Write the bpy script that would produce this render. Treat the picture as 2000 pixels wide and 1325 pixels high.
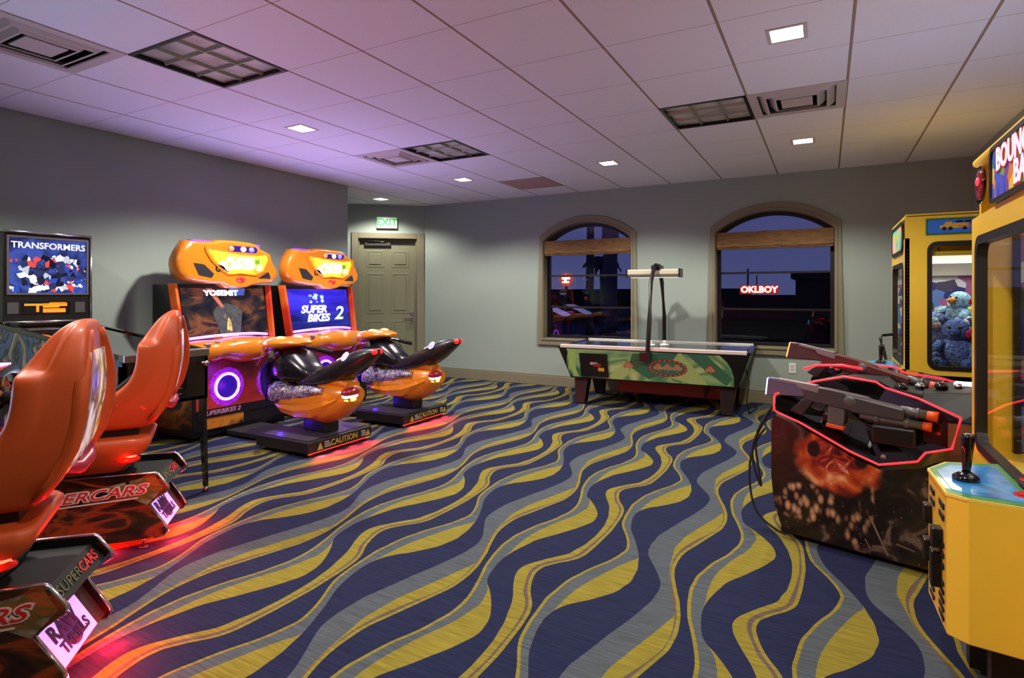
import bpy, bmesh, math, random
from mathutils import Matrix, Vector
random.seed(7)
SC = bpy.context.scene
COL = SC.collection
for o in list(bpy.data.objects):
    bpy.data.objects.remove(o)
R = math.radians
CEIL = 2.651
TILE = .6096
GX, GY = -.802*TILE, 3.056*TILE          # ceiling grid origin

# ------------------------------------------------------------------ camera
cam_d = bpy.data.cameras.new('camera')
cam = bpy.data.objects.new('camera', cam_d); COL.objects.link(cam)
cam.location = (0, 0, 1.265)
cam.rotation_euler = (R(90), 0, R(28.57))
cam_d.sensor_width = 36
cam_d.lens = 36*1127/2000
cam_d.shift_y = -(662.5-575.5)/2000
cam_d.clip_start = .02
SC.camera = cam

# ------------------------------------------------------------------ view and sky
SC.view_settings.view_transform = 'Standard'
SC.view_settings.look = 'None'
SC.view_settings.gamma = 1
SC.view_settings.use_curve_mapping = False
SC.view_settings.exposure = 0.0
SC.cycles.max_bounces = 10
SC.cycles.diffuse_bounces = 6
SC.cycles.caustics_reflective = False
SC.cycles.caustics_refractive = False
SC.cycles.sample_clamp_indirect = 4
SC.cycles.use_denoising = True
W = bpy.data.worlds.new('dusk_sky'); SC.world = W; W.use_nodes = True
wn = W.node_tree; wn.nodes.clear()
wo = wn.nodes.new('ShaderNodeOutputWorld'); wb = wn.nodes.new('ShaderNodeBackground')
wt = wn.nodes.new('ShaderNodeTexCoord'); ws = wn.nodes.new('ShaderNodeSeparateXYZ'); wr = wn.nodes.new('ShaderNodeValToRGB')
wn.links.new(wt.outputs['Generated'], ws.inputs[0]); wn.links.new(ws.outputs['Z'], wr.inputs[0])
wn.links.new(wr.outputs[0], wb.inputs[0]); wn.links.new(wb.outputs[0], wo.inputs[0])
els = wr.color_ramp.elements
els[0].position = 0; els[0].color = (.075, .085, .21, 1)
els[1].position = .35; els[1].color = (.028, .032, .16, 1)
wb.inputs[1].default_value = 1.0

# ceiling downlights: (grid i, grid j, watts, wording)
DOWNLIGHTS = [
 (.5, 2.5, 120, 'bright square recessed downlight, the nearest one, before the right-hand ceiling vent'),
 (-5.5, 2.5, 225, 'square recessed downlight above the two motorbike arcade machines'),
 (-5.5, 6.5, 150, 'square recessed downlight beyond the middle light panel, toward the exit door'),
 (-2.5, 6.5, 150, 'square recessed downlight in front of the left arched window'),
 (.5, 6.5, 125, 'square recessed downlight in front of the right arched window'),
 (-8.5, 7.5, 85, 'small square recessed downlight in the alcove above the exit sign'),
 (-5.5, -1.5, 190, None), (.5, -1.5, 110, None), (-2.5, -1.5, 80, None), (-8.0, 2.5, 0, None)]
DOWNLIGHTS = [d for d in DOWNLIGHTS if d[2] > 0]
SPOT_ANGLE, SPOT_BLEND = 140, .45

# ------------------------------------------------------------------ materials
def lin(c):
    return tuple(((x/255)/12.92 if x/255 <= .04045 else ((x/255+.055)/1.055)**2.4) for x in c)
MATS = {}
def mat(name, rgb=(128,128,128), rough=.5, metal=0, emit=None, es=0, coat=0, trans=0, spec=.5, bump=0, bscale=80, sss=0):
    if name in MATS: return MATS[name]
    m = bpy.data.materials.new(name); m.use_nodes = True
    b = m.node_tree.nodes['Principled BSDF']
    c = lin(rgb)
    b.inputs['Base Color'].default_value = (*c, 1)
    b.inputs['Roughness'].default_value = rough
    b.inputs['Metallic'].default_value = metal
    b.inputs['Coat Weight'].default_value = coat
    b.inputs['Specular IOR Level'].default_value = spec
    b.inputs['Transmission Weight'].default_value = trans
    if emit:
        b.inputs['Emission Color'].default_value = (*lin(emit), 1)
        b.inputs['Emission Strength'].default_value = es
    if bump:
        nt = m.node_tree
        n = nt.nodes.new('ShaderNodeTexNoise'); n.inputs['Scale'].default_value = bscale
        t = nt.nodes.new('ShaderNodeTexCoord'); nt.links.new(t.outputs['Object'], n.inputs['Vector'])
        bp = nt.nodes.new('ShaderNodeBump'); bp.inputs['Strength'].default_value = bump; bp.inputs['Distance'].default_value = .01
        nt.links.new(n.outputs['Fac'], bp.inputs['Height']); nt.links.new(bp.outputs[0], b.inputs['Normal'])
        r = nt.nodes.new('ShaderNodeMapRange'); r.inputs[3].default_value = max(0, rough-.06); r.inputs[4].default_value = min(1, rough+.06)
        nt.links.new(n.outputs['Fac'], r.inputs[0]); nt.links.new(r.outputs[0], b.inputs['Roughness'])
    MATS[name] = m
    return m
def art(name, cols, scale=8, stretch=(1,1,1), detail=4, dist=0, es=0, rough=.3, kind='noise', hard=False, lo=.28, hi=.72, coat=0, rot=(0,0,0)):
    """printed artwork: noise or voronoi run through a colour ramp"""
    if name in MATS: return MATS[name]
    m = bpy.data.materials.new(name); m.use_nodes = True
    nt = m.node_tree; b = nt.nodes['Principled BSDF']
    t = nt.nodes.new('ShaderNodeTexCoord'); mp = nt.nodes.new('ShaderNodeMapping')
    mp.inputs['Scale'].default_value = stretch; mp.inputs['Rotation'].default_value = rot
    nt.links.new(t.outputs['Object'], mp.inputs[0])
    if kind == 'noise':
        n = nt.nodes.new('ShaderNodeTexNoise'); n.inputs['Scale'].default_value = scale; n.inputs['Detail'].default_value = detail
        n.inputs['Distortion'].default_value = dist; out = n.outputs['Fac']
    elif kind == 'wave':
        n = nt.nodes.new('ShaderNodeTexWave'); n.inputs['Scale'].default_value = scale; n.inputs['Distortion'].default_value = dist; n.inputs['Detail'].default_value = detail
        out = n.outputs['Fac']
    else:
        n = nt.nodes.new('ShaderNodeTexVoronoi'); n.inputs['Scale'].default_value = scale
        s = nt.nodes.new('ShaderNodeSeparateColor'); nt.links.new(n.outputs['Color'], s.inputs[0]); out = s.outputs[0]; lo, hi = 0, 1
    nt.links.new(mp.outputs[0], n.inputs['Vector'])
    r = nt.nodes.new('ShaderNodeValToRGB'); nt.links.new(out, r.inputs[0])
    if hard: r.color_ramp.interpolation = 'CONSTANT'
    e = r.color_ramp.elements
    k = len(cols)
    while len(e) < k: e.new(.5)
    for i, c in enumerate(cols):
        e[i].position = lo+(hi-lo)*i/max(1, (k if hard else k-1)); e[i].color = (*lin(c), 1)
    nt.links.new(r.outputs[0], b.inputs['Base Color'])
    b.inputs['Roughness'].default_value = rough; b.inputs['Coat Weight'].default_value = coat
    if es:
        nt.links.new(r.outputs[0], b.inputs['Emission Color']); b.inputs['Emission Strength'].default_value = es
    MATS[name] = m
    return m
def glass(name, tint=(255,255,255), refl=1.0):
    if name in MATS: return MATS[name]
    m = bpy.data.materials.new(name); m.use_nodes = True; nt = m.node_tree; nt.nodes.clear()
    o = nt.nodes.new('ShaderNodeOutputMaterial'); mx = nt.nodes.new('ShaderNodeMixShader'); tr = nt.nodes.new('ShaderNodeBsdfTransparent')
    gl = nt.nodes.new('ShaderNodeBsdfGlossy'); gl.inputs['Roughness'].default_value = .01; fr = nt.nodes.new('ShaderNodeFresnel'); fr.inputs[0].default_value = 1.5
    mu = nt.nodes.new('ShaderNodeMath'); mu.operation = 'MULTIPLY'; mu.inputs[1].default_value = refl; mu.use_clamp = True
    tr.inputs[0].default_value = (*lin(tint), 1)
    nt.links.new(fr.outputs[0], mu.inputs[0]); nt.links.new(mu.outputs[0], mx.inputs[0]); nt.links.new(tr.outputs[0], mx.inputs[1]); nt.links.new(gl.outputs[0], mx.inputs[2]); nt.links.new(mx.outputs[0], o.inputs[0])
    MATS[name] = m
    return m
def lamp_mat(name, rgb, s): return mat(name, rgb, .4, emit=rgb, es=s)

# ------------------------------------------------------------------ mesh builder
class MB:
    T0 = None
    def __init__(s): s.v = []; s.f = []; s.mi = []; s.sm = []; s.T = MB.T0
    def add(s, vs, fs, m=0, smooth=False):
        o = len(s.v)
        for v in vs:
            v = Vector(v)
            s.v.append(s.T @ v if s.T else v)
        for f in fs: s.f.append([i+o for i in f]); s.mi.append(m); s.sm.append(smooth)
        return s
    def box(s, x0, x1, y0, y1, z0, z1, m=0):
        vs = [(x,y,z) for z in (z0,z1) for y in (y0,y1) for x in (x0,x1)]
        return s.add(vs, [(0,2,3,1),(4,5,7,6),(0,1,5,4),(2,6,7,3),(0,4,6,2),(1,3,7,5)], m)
    def prism(s, pts, ax, a, b, m=0, smooth=False, mcap=None):
        def P(p, t): return {'x':(t,p[0],p[1]), 'y':(p[0],t,p[1]), 'z':(p[0],p[1],t)}[ax]
        n = len(pts)
        vs = [P(p,a) for p in pts]+[P(p,b) for p in pts]
        s.add(vs, [(i,(i+1)%n,n+(i+1)%n,n+i) for i in range(n)], m, smooth)
        mc = m if mcap is None else mcap
        o = len(s.v)-2*n
        s.f.append([o+i for i in range(n)][::-1]); s.mi.append(mc); s.sm.append(False)
        s.f.append([o+n+i for i in range(n)]); s.mi.append(mc); s.sm.append(False)
        return s
    def poly(s, pts3, m=0): return s.add(pts3, [list(range(len(pts3)))], m)
    def band(s, inner, outer, ax, a, b, m=0, closed=False):
        """flat ring between two equal-length polylines, extruded"""
        def P(p, t): return {'x':(t,p[0],p[1]), 'y':(p[0],t,p[1]), 'z':(p[0],p[1],t)}[ax]
        n = len(inner)
        vs = [P(p,a) for p in inner]+[P(p,a) for p in outer]+[P(p,b) for p in inner]+[P(p,b) for p in outer]
        fs = []
        for i in range(n if closed else n-1):
            j = (i+1)%n
            fs += [(i,j,n+j,n+i),(2*n+i,3*n+i,3*n+j,2*n+j),(i,2*n+i,2*n+j,j),(n+i,n+j,3*n+j,3*n+i)]
        if not closed: fs += [(0,n,3*n,2*n),(n-1,3*n-1,4*n-1,2*n-1)]
        return s.add(vs, fs, m)
    def loft(s, rings, m=0, smooth=True, cap=True, closed=True):
        n = len(rings[0]); vs = [p for r in rings for p in r]; fs = []
        for k in range(len(rings)-1):
            for i in range(n if closed else n-1):
                j = (i+1)%n
                fs.append((k*n+i,k*n+j,(k+1)*n+j,(k+1)*n+i))
        s.add(vs, fs, m, smooth)
        if cap and closed:
            o = len(s.v)-len(vs)
            s.f.append([o+i for i in range(n)][::-1]); s.mi.append(m); s.sm.append(False)
            s.f.append([o+(len(rings)-1)*n+i for i in range(n)]); s.mi.append(m); s.sm.append(False)
        return s
    def tube(s, path, r=.01, n=8, m=0, closed=False, smooth=True):
        P = [Vector(p) for p in path]; k = len(P); rings = []
        up = Vector((0,0,1))
        for i in range(k):
            a = P[(i-1)%k] if (closed or i > 0) else P[i]; b = P[(i+1)%k] if (closed or i < k-1) else P[i]
            t = (b-a).normalized()
            ref = up if abs(t.dot(up)) < .95 else Vector((1,0,0))
            u = t.cross(ref).normalized(); w = u.cross(t).normalized()
            rr = r[i] if isinstance(r, (list,tuple)) else r
            rings.append([P[i]+u*math.cos(q)*rr+w*math.sin(q)*rr for q in [2*math.pi*j/n for j in range(n)]])
        if closed: rings.append(rings[0])
        return s.loft(rings, m, smooth, cap=not closed)
    def cyl(s, p0, p1, r0, r1=None, n=16, m=0):
        return s.tube([p0,p1], [r0, r0 if r1 is None else r1], n, m)
    def ball(s, c, r, m=0, nu=14, nv=9, rot=None):
        if not isinstance(r, (list,tuple)): r = (r,r,r)
        c = Vector(c); vs = []; fs = []
        for a in range(nv+1):
            th = math.pi*a/nv
            for b in range(nu):
                ph = 2*math.pi*b/nu
                p = Vector((r[0]*math.sin(th)*math.cos(ph), r[1]*math.sin(th)*math.sin(ph), r[2]*math.cos(th)))
                vs.append(c+(rot @ p if rot else p))
        for a in range(nv):
            for b in range(nu):
                fs.append((a*nu+b,(a+1)*nu+b,(a+1)*nu+(b+1)%nu,a*nu+(b+1)%nu))
        return s.add(vs, fs, m, True)
    def text(s, body, size, o, right, up, m=0, depth=.0015, bold=0, shear=0, align='CENTER', sx=1):
        """lettering on a surface: o = centre of the line, right / up = directions"""
        cu = bpy.data.curves.new('t', 'FONT'); cu.body = body; cu.size = size; cu.extrude = depth; cu.offset = bold; cu.shear = shear
        cu.align_x = align; cu.align_y = 'CENTER'; cu.resolution_u = 3
        ob = bpy.data.objects.new('t', cu); COL.objects.link(ob)
        dg = bpy.context.evaluated_depsgraph_get(); dg.update()
        me = bpy.data.meshes.new_from_object(ob.evaluated_get(dg))
        r = Vector(right).normalized(); u = Vector(up).normalized(); nn = r.cross(u)
        o = Vector(o)
        s.add([o+r*v.co.x*sx+u*v.co.y+nn*v.co.z for v in me.vertices], [list(p.vertices) for p in me.polygons], m)
        bpy.data.objects.remove(ob); bpy.data.curves.remove(cu); bpy.data.meshes.remove(me)
        return s
    def build(s, name, mats, parent=None, org=None, bevel=0, seg=2, auto=False, kind=None):
        me = bpy.data.meshes.new(name)
        off = Vector(org) if org is not None else Vector((0,0,0))
        me.from_pydata([tuple(v-off) for v in s.v], [], s.f)
        if not isinstance(mats, (list,tuple)): mats = [mats]
        for m in mats: me.materials.append(m)
        for p, mi, sm in zip(me.polygons, s.mi, s.sm): p.material_index = mi; p.use_smooth = sm
        bm = bmesh.new(); bm.from_mesh(me); bmesh.ops.recalc_face_normals(bm, faces=bm.faces); bm.to_mesh(me); bm.free()
        o = bpy.data.objects.new(name, me); COL.objects.link(o)
        if parent: o.parent = parent
        elif org is not None: o.location = off
        if bevel:
            b = o.modifiers.new('bevel', 'BEVEL'); b.width = bevel; b.segments = seg; b.limit_method = 'ANGLE'; b.angle_limit = R(35)
            if auto:
                for p in me.polygons: p.use_smooth = True
                w = o.modifiers.new('wn', 'WEIGHTED_NORMAL')
        if kind: o['kind'] = kind
        return o
def tag(o, label, cat, group=None):
    o['label'] = label; o['category'] = cat
    if group: o['group'] = group
    return o
def thing(name, label, cat, loc=(0,0,0), rotz=0, group=None):
    o = bpy.data.objects.new(name, None); COL.objects.link(o); o.location = loc; o.rotation_euler = (0,0,rotz)
    o.empty_display_size = .1
    return tag(o, label, cat, group)
def light(name, kind, loc, energy, rgb, parent=None, size=.05, rot=None, **kw):
    d = bpy.data.lights.new(name, kind); d.energy = energy; d.color = lin(rgb)
    if kind == 'POINT' or kind == 'SPOT': d.shadow_soft_size = size
    if kind == 'AREA': d.size = size
    for k, v in kw.items(): setattr(d, k, v)
    o = bpy.data.objects.new(name, d); COL.objects.link(o); o.location = loc
    if rot: o.rotation_euler = rot
    if parent: o.parent = parent
    return o
def copy_tree(o, parent=None):
    c = o.copy(); COL.objects.link(c)
    if parent: c.parent = parent
    for ch in [x for x in bpy.data.objects if x.parent == o]: copy_tree(ch, c)
    return c
def circ(cx, cy, rx, ry=None, n=24, a0=0, a1=360):
    ry = rx if ry is None else ry
    full = abs(a1-a0) >= 360
    return [(cx+rx*math.cos(R(a0+(a1-a0)*i/(n if full else n-1))), cy+ry*math.sin(R(a0+(a1-a0)*i/(n if full else n-1)))) for i in range(n)]
def rrect(x0, x1, y0, y1, r, n=5):
    p = []
    for cx, cy, a in ((x1-r,y1-r,0),(x0+r,y1-r,90),(x0+r,y0+r,180),(x1-r,y0+r,270)):
        p += [(cx+r*math.cos(R(a+90*i/n)), cy+r*math.sin(R(a+90*i/n))) for i in range(n+1)]
    return p

BLACK = mat('black_plastic', (16,15,17), .35)
BLACKM = mat('black_matte', (14,13,14), .7)
BLACKG = mat('black_gloss', (8,8,9), .12, coat=.6)
CHROME = mat('chrome', (215,215,220), .18, 1)
STEEL = mat('steel', (150,150,150), .35, 1)
WHITE = mat('white_plastic', (225,225,220), .4)
RUBBER = mat('rubber', (18,18,18), .8)
# ------------------------------------------------------------------ the room
XL, XR, YB, YF = -5.37, 1.29, 7.28, -3.0
wall_m = mat('wall_paint', (148,162,154), .75, bump=.04, bscale=160)
trim_m = mat('trim_paint', (126,121,99), .5, bump=.02, bscale=60)

def carpet():
    m = bpy.data.materials.new('wave_carpet'); m.use_nodes = True; nt = m.node_tree; b = nt.nodes['Principled BSDF']
    N = nt.nodes.new; L = nt.links.new
    PX, PY = .925, 1.213
    Q = dict(
    q0=[-.630,-.630,-.643,-.669,-.701,-.734,-.762,-.774,-.777,-.774,-.770,-.755,-.739,-.724,-.709,-.691,-.674,-.659,-.646,-.634],
    q1=[.067,.047,.042,.051,.07,.094,.114,.118,.114,.116,.119,.112,.113,.115,.118,.118,.118,.119,.119,.091],
    q2=[.067,.047,.042,.052,.072,.099,.122,.136,.145,.156,.171,.178,.187,.194,.195,.184,.166,.144,.121,.091],
    q4=[.097,.075,.068,.075,.093,.119,.147,.162,.177,.193,.207,.21,.212,.215,.216,.203,.187,.166,.144,.117],
    p0=[.129,.121,.127,.155,.189,.235,.277,.306,.334,.353,.363,.362,.351,.333,.308,.274,.239,.204,.171,.145],
    p2=[.194,.192,.2,.225,.258,.297,.336,.364,.383,.402,.42,.421,.413,.406,.379,.34,.285,.247,.222,.201],
    p3=[.195,.202,.227,.268,.316,.38,.442,.484,.518,.539,.554,.537,.507,.463,.412,.351,.285,.247,.222,.201],
    r0=[.334,.371,.425,.491,.537,.586,.62,.637,.64,.635,.626,.6,.573,.539,.506,.464,.416,.372,.337,.319],
    r1=[.368,.403,.466,.528,.57,.611,.645,.661,.669,.665,.659,.642,.62,.596,.567,.521,.465,.427,.393,.368],
    r3=[.405,.444,.506,.562,.604,.642,.674,.688,.693,.691,.684,.665,.645,.623,.596,.554,.5,.457,.424,.401],
    s0=[.568,.587,.624,.678,.731,.778,.813,.811,.792,.761,.726,.688,.66,.636,.616,.593,.572,.563,.556,.553],
    s2=[.646,.666,.701,.749,.808,.865,.874,.861,.838,.805,.773,.74,.71,.686,.668,.658,.644,.634,.63,.633],
    s3=[.785,.799,.809,.831,.849,.867,.874,.861,.838,.805,.773,.74,.71,.686,.669,.665,.68,.717,.747,.772])
    geo = N('ShaderNodeNewGeometry'); sep = N('ShaderNodeSeparateXYZ'); L(geo.outputs['Position'], sep.inputs[0])
    def math_(op, a, bb, clamp=False):
        n = N('ShaderNodeMath'); n.operation = op; n.use_clamp = clamp
        for i, x in enumerate((a, bb)):
            if isinstance(x, (int,float)): n.inputs[i].default_value = x
            else: L(x, n.inputs[i])
        return n.outputs[0]
    v = math_('DIVIDE', sep.outputs['Y'], PY); v = math_('FRACT', v, 0)
    def curve(vals, add=0):
        n = N('ShaderNodeFloatCurve'); c = n.mapping.curves[0]
        pts = [(i/20, vals[i % 20]+add) for i in range(21)]
        c.points[0].location = pts[0]; c.points[1].location = pts[-1]
        for p in pts[1:-1]: c.points.new(*p)
        n.mapping.update(); L(v, n.inputs['Value'])
        return n.outputs[0]
    base = math_('SUBTRACT', curve(Q['q0'], 1.0), 1.0)
    w = math_('SUBTRACT', sep.outputs['X'], base)
    w = math_('ADD', w, PX*20); w = math_('DIVIDE', w, PX); w = math_('FRACT', w, 0); w = math_('MULTIPLY', w, PX)
    NAVY, GREY, YEL, TAU = [(*lin(c), 1) for c in ((33,38,66), (76,83,90), (128,117,46), (94,78,72))]
    cv = {k: curve(x) for k, x in Q.items() if k != 'q0'}
    steps = [('q1',0,YEL),('q2',0,TAU),('q4',-.016,YEL),('q4',0,NAVY),('p0',0,YEL),('p0',.015,GREY),('p2',0,YEL),('p3',0,NAVY),
             ('r0',0,YEL),('r1',0,TAU),('r3',-.016,YEL),('r3',0,NAVY),('s0',0,YEL),('s0',.014,GREY),('s2',0,YEL),('s3',0,NAVY)]
    cur = None
    for k, off, colr in steps:
        t = math_('ADD', cv[k], off) if off else cv[k]
        g = math_('GREATER_THAN', w, t)
        mx = N('ShaderNodeMix'); mx.data_type = 'RGBA'; L(g, mx.inputs[0])
        if cur is None: mx.inputs[6].default_value = GREY
        else: L(cur, mx.inputs[6])
        mx.inputs[7].default_value = colr; cur = mx.outputs[2]
    # rib weave of the pile: fine uneven lines across the room
    nz = N('ShaderNodeTexNoise'); nz.inputs['Scale'].default_value = 1.0; nz.inputs['Detail'].default_value = 3
    mp = N('ShaderNodeMapping'); mp.inputs['Scale'].default_value = (7, 95, 1); L(geo.outputs['Position'], mp.inputs[0]); L(mp.outputs[0], nz.inputs['Vector'])
    n2 = N('ShaderNodeTexNoise'); n2.inputs['Scale'].default_value = 260; L(geo.outputs['Position'], n2.inputs['Vector'])
    rg = N('ShaderNodeMapRange'); rg.inputs[1].default_value = .3; rg.inputs[2].default_value = .7; rg.inputs[3].default_value = .74; rg.inputs[4].default_value = 1.26; L(nz.outputs['Fac'], rg.inputs[0])
    rh = N('ShaderNodeMapRange'); rh.inputs[1].default_value = .3; rh.inputs[2].default_value = .7; rh.inputs[3].default_value = .9; rh.inputs[4].default_value = 1.1; L(n2.outputs['Fac'], rh.inputs[0])
    f = math_('MULTIPLY', rg.outputs[0], rh.outputs[0])
    vm = N('ShaderNodeVectorMath'); vm.operation = 'SCALE'; L(cur, vm.inputs[0]); L(f, vm.inputs['Scale'])
    L(vm.outputs[0], b.inputs['Base Color'])
    b.inputs['Roughness'].default_value = .95; b.inputs['Specular IOR Level'].default_value = .1
    bp = N('ShaderNodeBump'); bp.inputs['Strength'].default_value = .35; bp.inputs['Distance'].default_value = .004; L(nz.outputs['Fac'], bp.inputs['Height']); L(bp.outputs[0], b.inputs['Normal'])
    return m
fl = MB(); fl.box(-7.2, XR+.1, YF-.1, 8.2, -.05, 0); fl.build('floor', carpet(), kind='structure')

def ceiling_mat():
    m = bpy.data.materials.new('ceiling_tile'); m.use_nodes = True; nt = m.node_tree; b = nt.nodes['Principled BSDF']
    N = nt.nodes.new; L = nt.links.new
    geo = N('ShaderNodeNewGeometry'); sep = N('ShaderNodeSeparateXYZ'); L(geo.outputs['Position'], sep.inputs[0])
    def M_(op, a, c=0):
        n = N('ShaderNodeMath'); n.operation = op
        for i, x in enumerate((a, c)):
            if isinstance(x, (int,float)): n.inputs[i].default_value = x
            else: L(x, n.inputs[i])
        return n.outputs[0]
    def line(out, org, wd):
        t = M_('FRACT', M_('ADD', M_('DIVIDE', M_('SUBTRACT', out, org), TILE), 40.5))
        return M_('LESS_THAN', M_('ABSOLUTE', M_('SUBTRACT', t, .5)), wd/TILE)
    lx = line(sep.outputs['X'], GX, .008); ly = line(sep.outputs['Y'], GY, .002)
    f = M_('MAXIMUM', lx, ly)
    nz = N('ShaderNodeTexNoise'); nz.inputs['Scale'].default_value = 2.2; mp = N('ShaderNodeMapping'); mp.inputs['Scale'].default_value = (40, 110, 1)
    L(geo.outputs['Position'], mp.inputs[0]); L(mp.outputs[0], nz.inputs['Vector'])
    r = N('ShaderNodeValToRGB'); r.color_ramp.elements[0].color = (*lin((218,220,228)),1); r.color_ramp.elements[1].color = (*lin((236,238,246)),1)
    L(nz.outputs['Fac'], r.inputs[0])
    mx = N('ShaderNodeMix'); mx.data_type = 'RGBA'; L(f, mx.inputs[0]); L(r.outputs[0], mx.inputs[6]); mx.inputs[7].default_value = (*lin((150,134,122)),1)
    L(mx.outputs[2], b.inputs['Base Color']); b.inputs['Roughness'].default_value = .9; b.inputs['Specular IOR Level'].default_value = .1
    bp = N('ShaderNodeBump'); bp.inputs['Strength'].default_value = .15; bp.inputs['Distance'].default_value = .003; L(nz.outputs['Fac'], bp.inputs['Height']); L(bp.outputs[0], b.inputs['Normal'])
    return m
PANELS = [(-5,0),(-5,4),(-1,4)]
VENTS = [(-6,-1),(-6,4),(0,4)]
DLC = {(math.floor(d[0]), math.floor(d[1])) for d in DOWNLIGHTS}
cl = MB()
def edges(g0, lo, hi):
    e = [g0+k*TILE for k in range(-30, 30) if lo < g0+k*TILE < hi]
    return [lo]+e+[hi]
ex, ey = edges(GX, -7.2, XR+.1), edges(GY, YF-.1, 8.2)
for x0, x1 in zip(ex, ex[1:]):
    for y0, y1 in zip(ey, ey[1:]):
        i, j = round((x0-GX)/TILE-.001 if x0 > -7.1 else (x1-GX)/TILE-1), round((y0-GY)/TILE if y0 > YF else (y1-GY)/TILE-1)
        if (i,j) in PANELS or (i,j) in VENTS: continue
        if (i,j) in DLC:
            cx, cy, h = (x0+x1)/2, (y0+y1)/2, .085
            o = [(x0,y0),(x1,y0),(x1,y1),(x0,y1)]; q = [(cx-h,cy-h),(cx+h,cy-h),(cx+h,cy+h),(cx-h,cy+h)]
            for k in range(4):
                l = (k+1)%4
                cl.add([(*o[k],CEIL),(*o[l],CEIL),(*q[l],CEIL),(*q[k],CEIL)], [(0,1,2,3)])
            continue
        cl.add([(x0,y0,CEIL),(x1,y0,CEIL),(x1,y1,CEIL),(x0,y1,CEIL)], [(0,3,2,1)])
cl.box(-7.2, XR+.1, YF-.1, 8.2, CEIL+.3, CEIL+.33)
cl.build('ceiling', ceiling_mat(), kind='structure')

H = CEIL+.02
w = MB(); w.box(XL-.18, XL, YF-.1, 5.47, 0, H); w.build('wall_left', wall_m, kind='structure')
w = MB(); w.box(XR, XR+.15, YF-.1, 7.4, 0, H); w.build('wall_right', wall_m, kind='structure')
w = MB(); w.box(XL-.18, XR+.15, YF-.15, YF, 0, H); w.build('wall_rear', wall_m, kind='structure')
# back wall with two arched openings
WIN = [(-3.46,-2.20),(-1.175,.088)]
ZS, ZP, RISE = .655, 2.005, .235
def arch(x0, x1, off=0, n=21):
    wd = x1-x0; rr = (wd*wd/4+RISE*RISE)/(2*RISE); cx = (x0+x1)/2; cz = ZP+RISE-rr
    a = math.asin((wd/2)/rr)
    return [(cx+(rr+off)*math.sin(-a+2*a*i/(n-1)), cz+(rr+off)*math.cos(-a+2*a*i/(n-1))) for i in range(n)]
w = MB(); T0, T1 = YB, YB+.16
xs = [-5.53]+[x for p in WIN for x in p]+[XR+.05]
for a, c in ((0,1),(2,3),(4,5)): w.box(xs[a], xs[c], T0, T1, 0, H)
for x0, x1 in WIN:
    w.box(x0, x1, T0, T1, 0, ZS)
    A = arch(x0, x1)
    w.band(A, [(p[0], H) for p in A], 'y', T0, T1)
w.build('wall_back', wall_m, kind='structure')
# exit alcove: angled wall with the door, and a hidden return
al = bpy.data.objects.new('wall_alcove', None); COL.objects.link(al); al['kind'] = 'structure'
al.location = (-5.53, 7.28, 0); al.rotation_euler = (0,0,R(219.4))
D0, D1, DZ = .115, 1.005, 2.13
w = MB(); w.box(0, D0, -.15, 0, 0, H); w.box(D1, 2.2, -.15, 0, 0, H); w.box(D0, D1, -.15, 0, DZ, H)
w.build('wall_panel', wall_m, al, kind='structure')
# baseboards
def baseboard(name, fn):
    b = MB(); fn(b); b.build(name, trim_m, kind='structure', bevel=.006)
BH = .155
baseboard('baseboard_back', lambda b: (b.box(-5.52, XR, YB-.018, YB, 0, BH-.02), b.box(-5.52, XR, YB-.012, YB, BH-.02, BH)))
baseboard('baseboard_left', lambda b: b.box(XL, XL+.018, YF, 5.47, 0, BH))
baseboard('baseboard_right', lambda b: b.box(XR-.018, XR, YF, YB-.02, 0, BH))
# door
door = bpy.data.objects.new('door_1', None); COL.objects.link(door); door['kind'] = 'structure'
door.location = al.location; door.rotation_euler = al.rotation_euler
f = MB()
f.box(D0-.115, D0, -.12, .022, 0, DZ+.09); f.box(D1, D1+.095, -.12, .022, 0, DZ+.09); f.box(D0, D1, -.12, .022, DZ, DZ+.09)
f.box(D0, D0+.02, -.06, -.03, 0, DZ); f.box(D1-.02, D1, -.06, -.03, 0, DZ); f.box(D0, D1, -.06, -.03, DZ-.02, DZ)
f.build('door_frame', trim_m, door, bevel=.006)
door_m = mat('door_paint', (126,127,102), .42, bump=.03, bscale=50)
d = MB(); d.box(D0+.004, D1-.004, -.12, -.085, .01, DZ-.005)
def dpanel(a, c, z0, z1):
    d.band([(a+.03,z0+.03),(c-.03,z0+.03),(c-.03,z1-.03),(a+.03,z1-.03)], [(a,z0),(c,z0),(c,z1),(a,z1)], 'y', -.085, -.08, closed=True)
    d.box(a+.045, c-.045, -.085, -.074, z0+.045, z1-.045)
mid = (D0+D1)/2
for a, c in ((D0+.12, mid-.055), (mid+.055, D1-.12)):
    dpanel(a, c, 1.69, 1.95); dpanel(a, c, .97, 1.6); dpanel(a, c, .2, .86)
d.build('door_slab', door_m, door, bevel=.004)
hd = MB(); hd.box(D0+.05, D0+.105, -.085, -.078, .80, 1.0); hd.cyl((D0+.078,-.08,.90), (D0+.078,-.03,.90), .011); hd.box(D0+.07, D0+.19, -.04, -.024, .89, .91); hd.cyl((D0+.078,-.08,.97), (D0+.078,-.068,.97), .016)
hd.build('door_handle', CHROME, door, bevel=.003)
dc = MB(); dc.box(D0+.4, D1-.1, -.085, -.04, 2.02, 2.075); dc.build('door_closer', mat('closer_metal', (70,68,62), .5, .3), door, bevel=.004)
da = MB(); da.tube([(D1-.18,-.06,2.085),(D1-.42,-.02,2.09),(D1-.14,-.015,2.092)], .008); da.build('closer_arm', STEEL, door)
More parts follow.
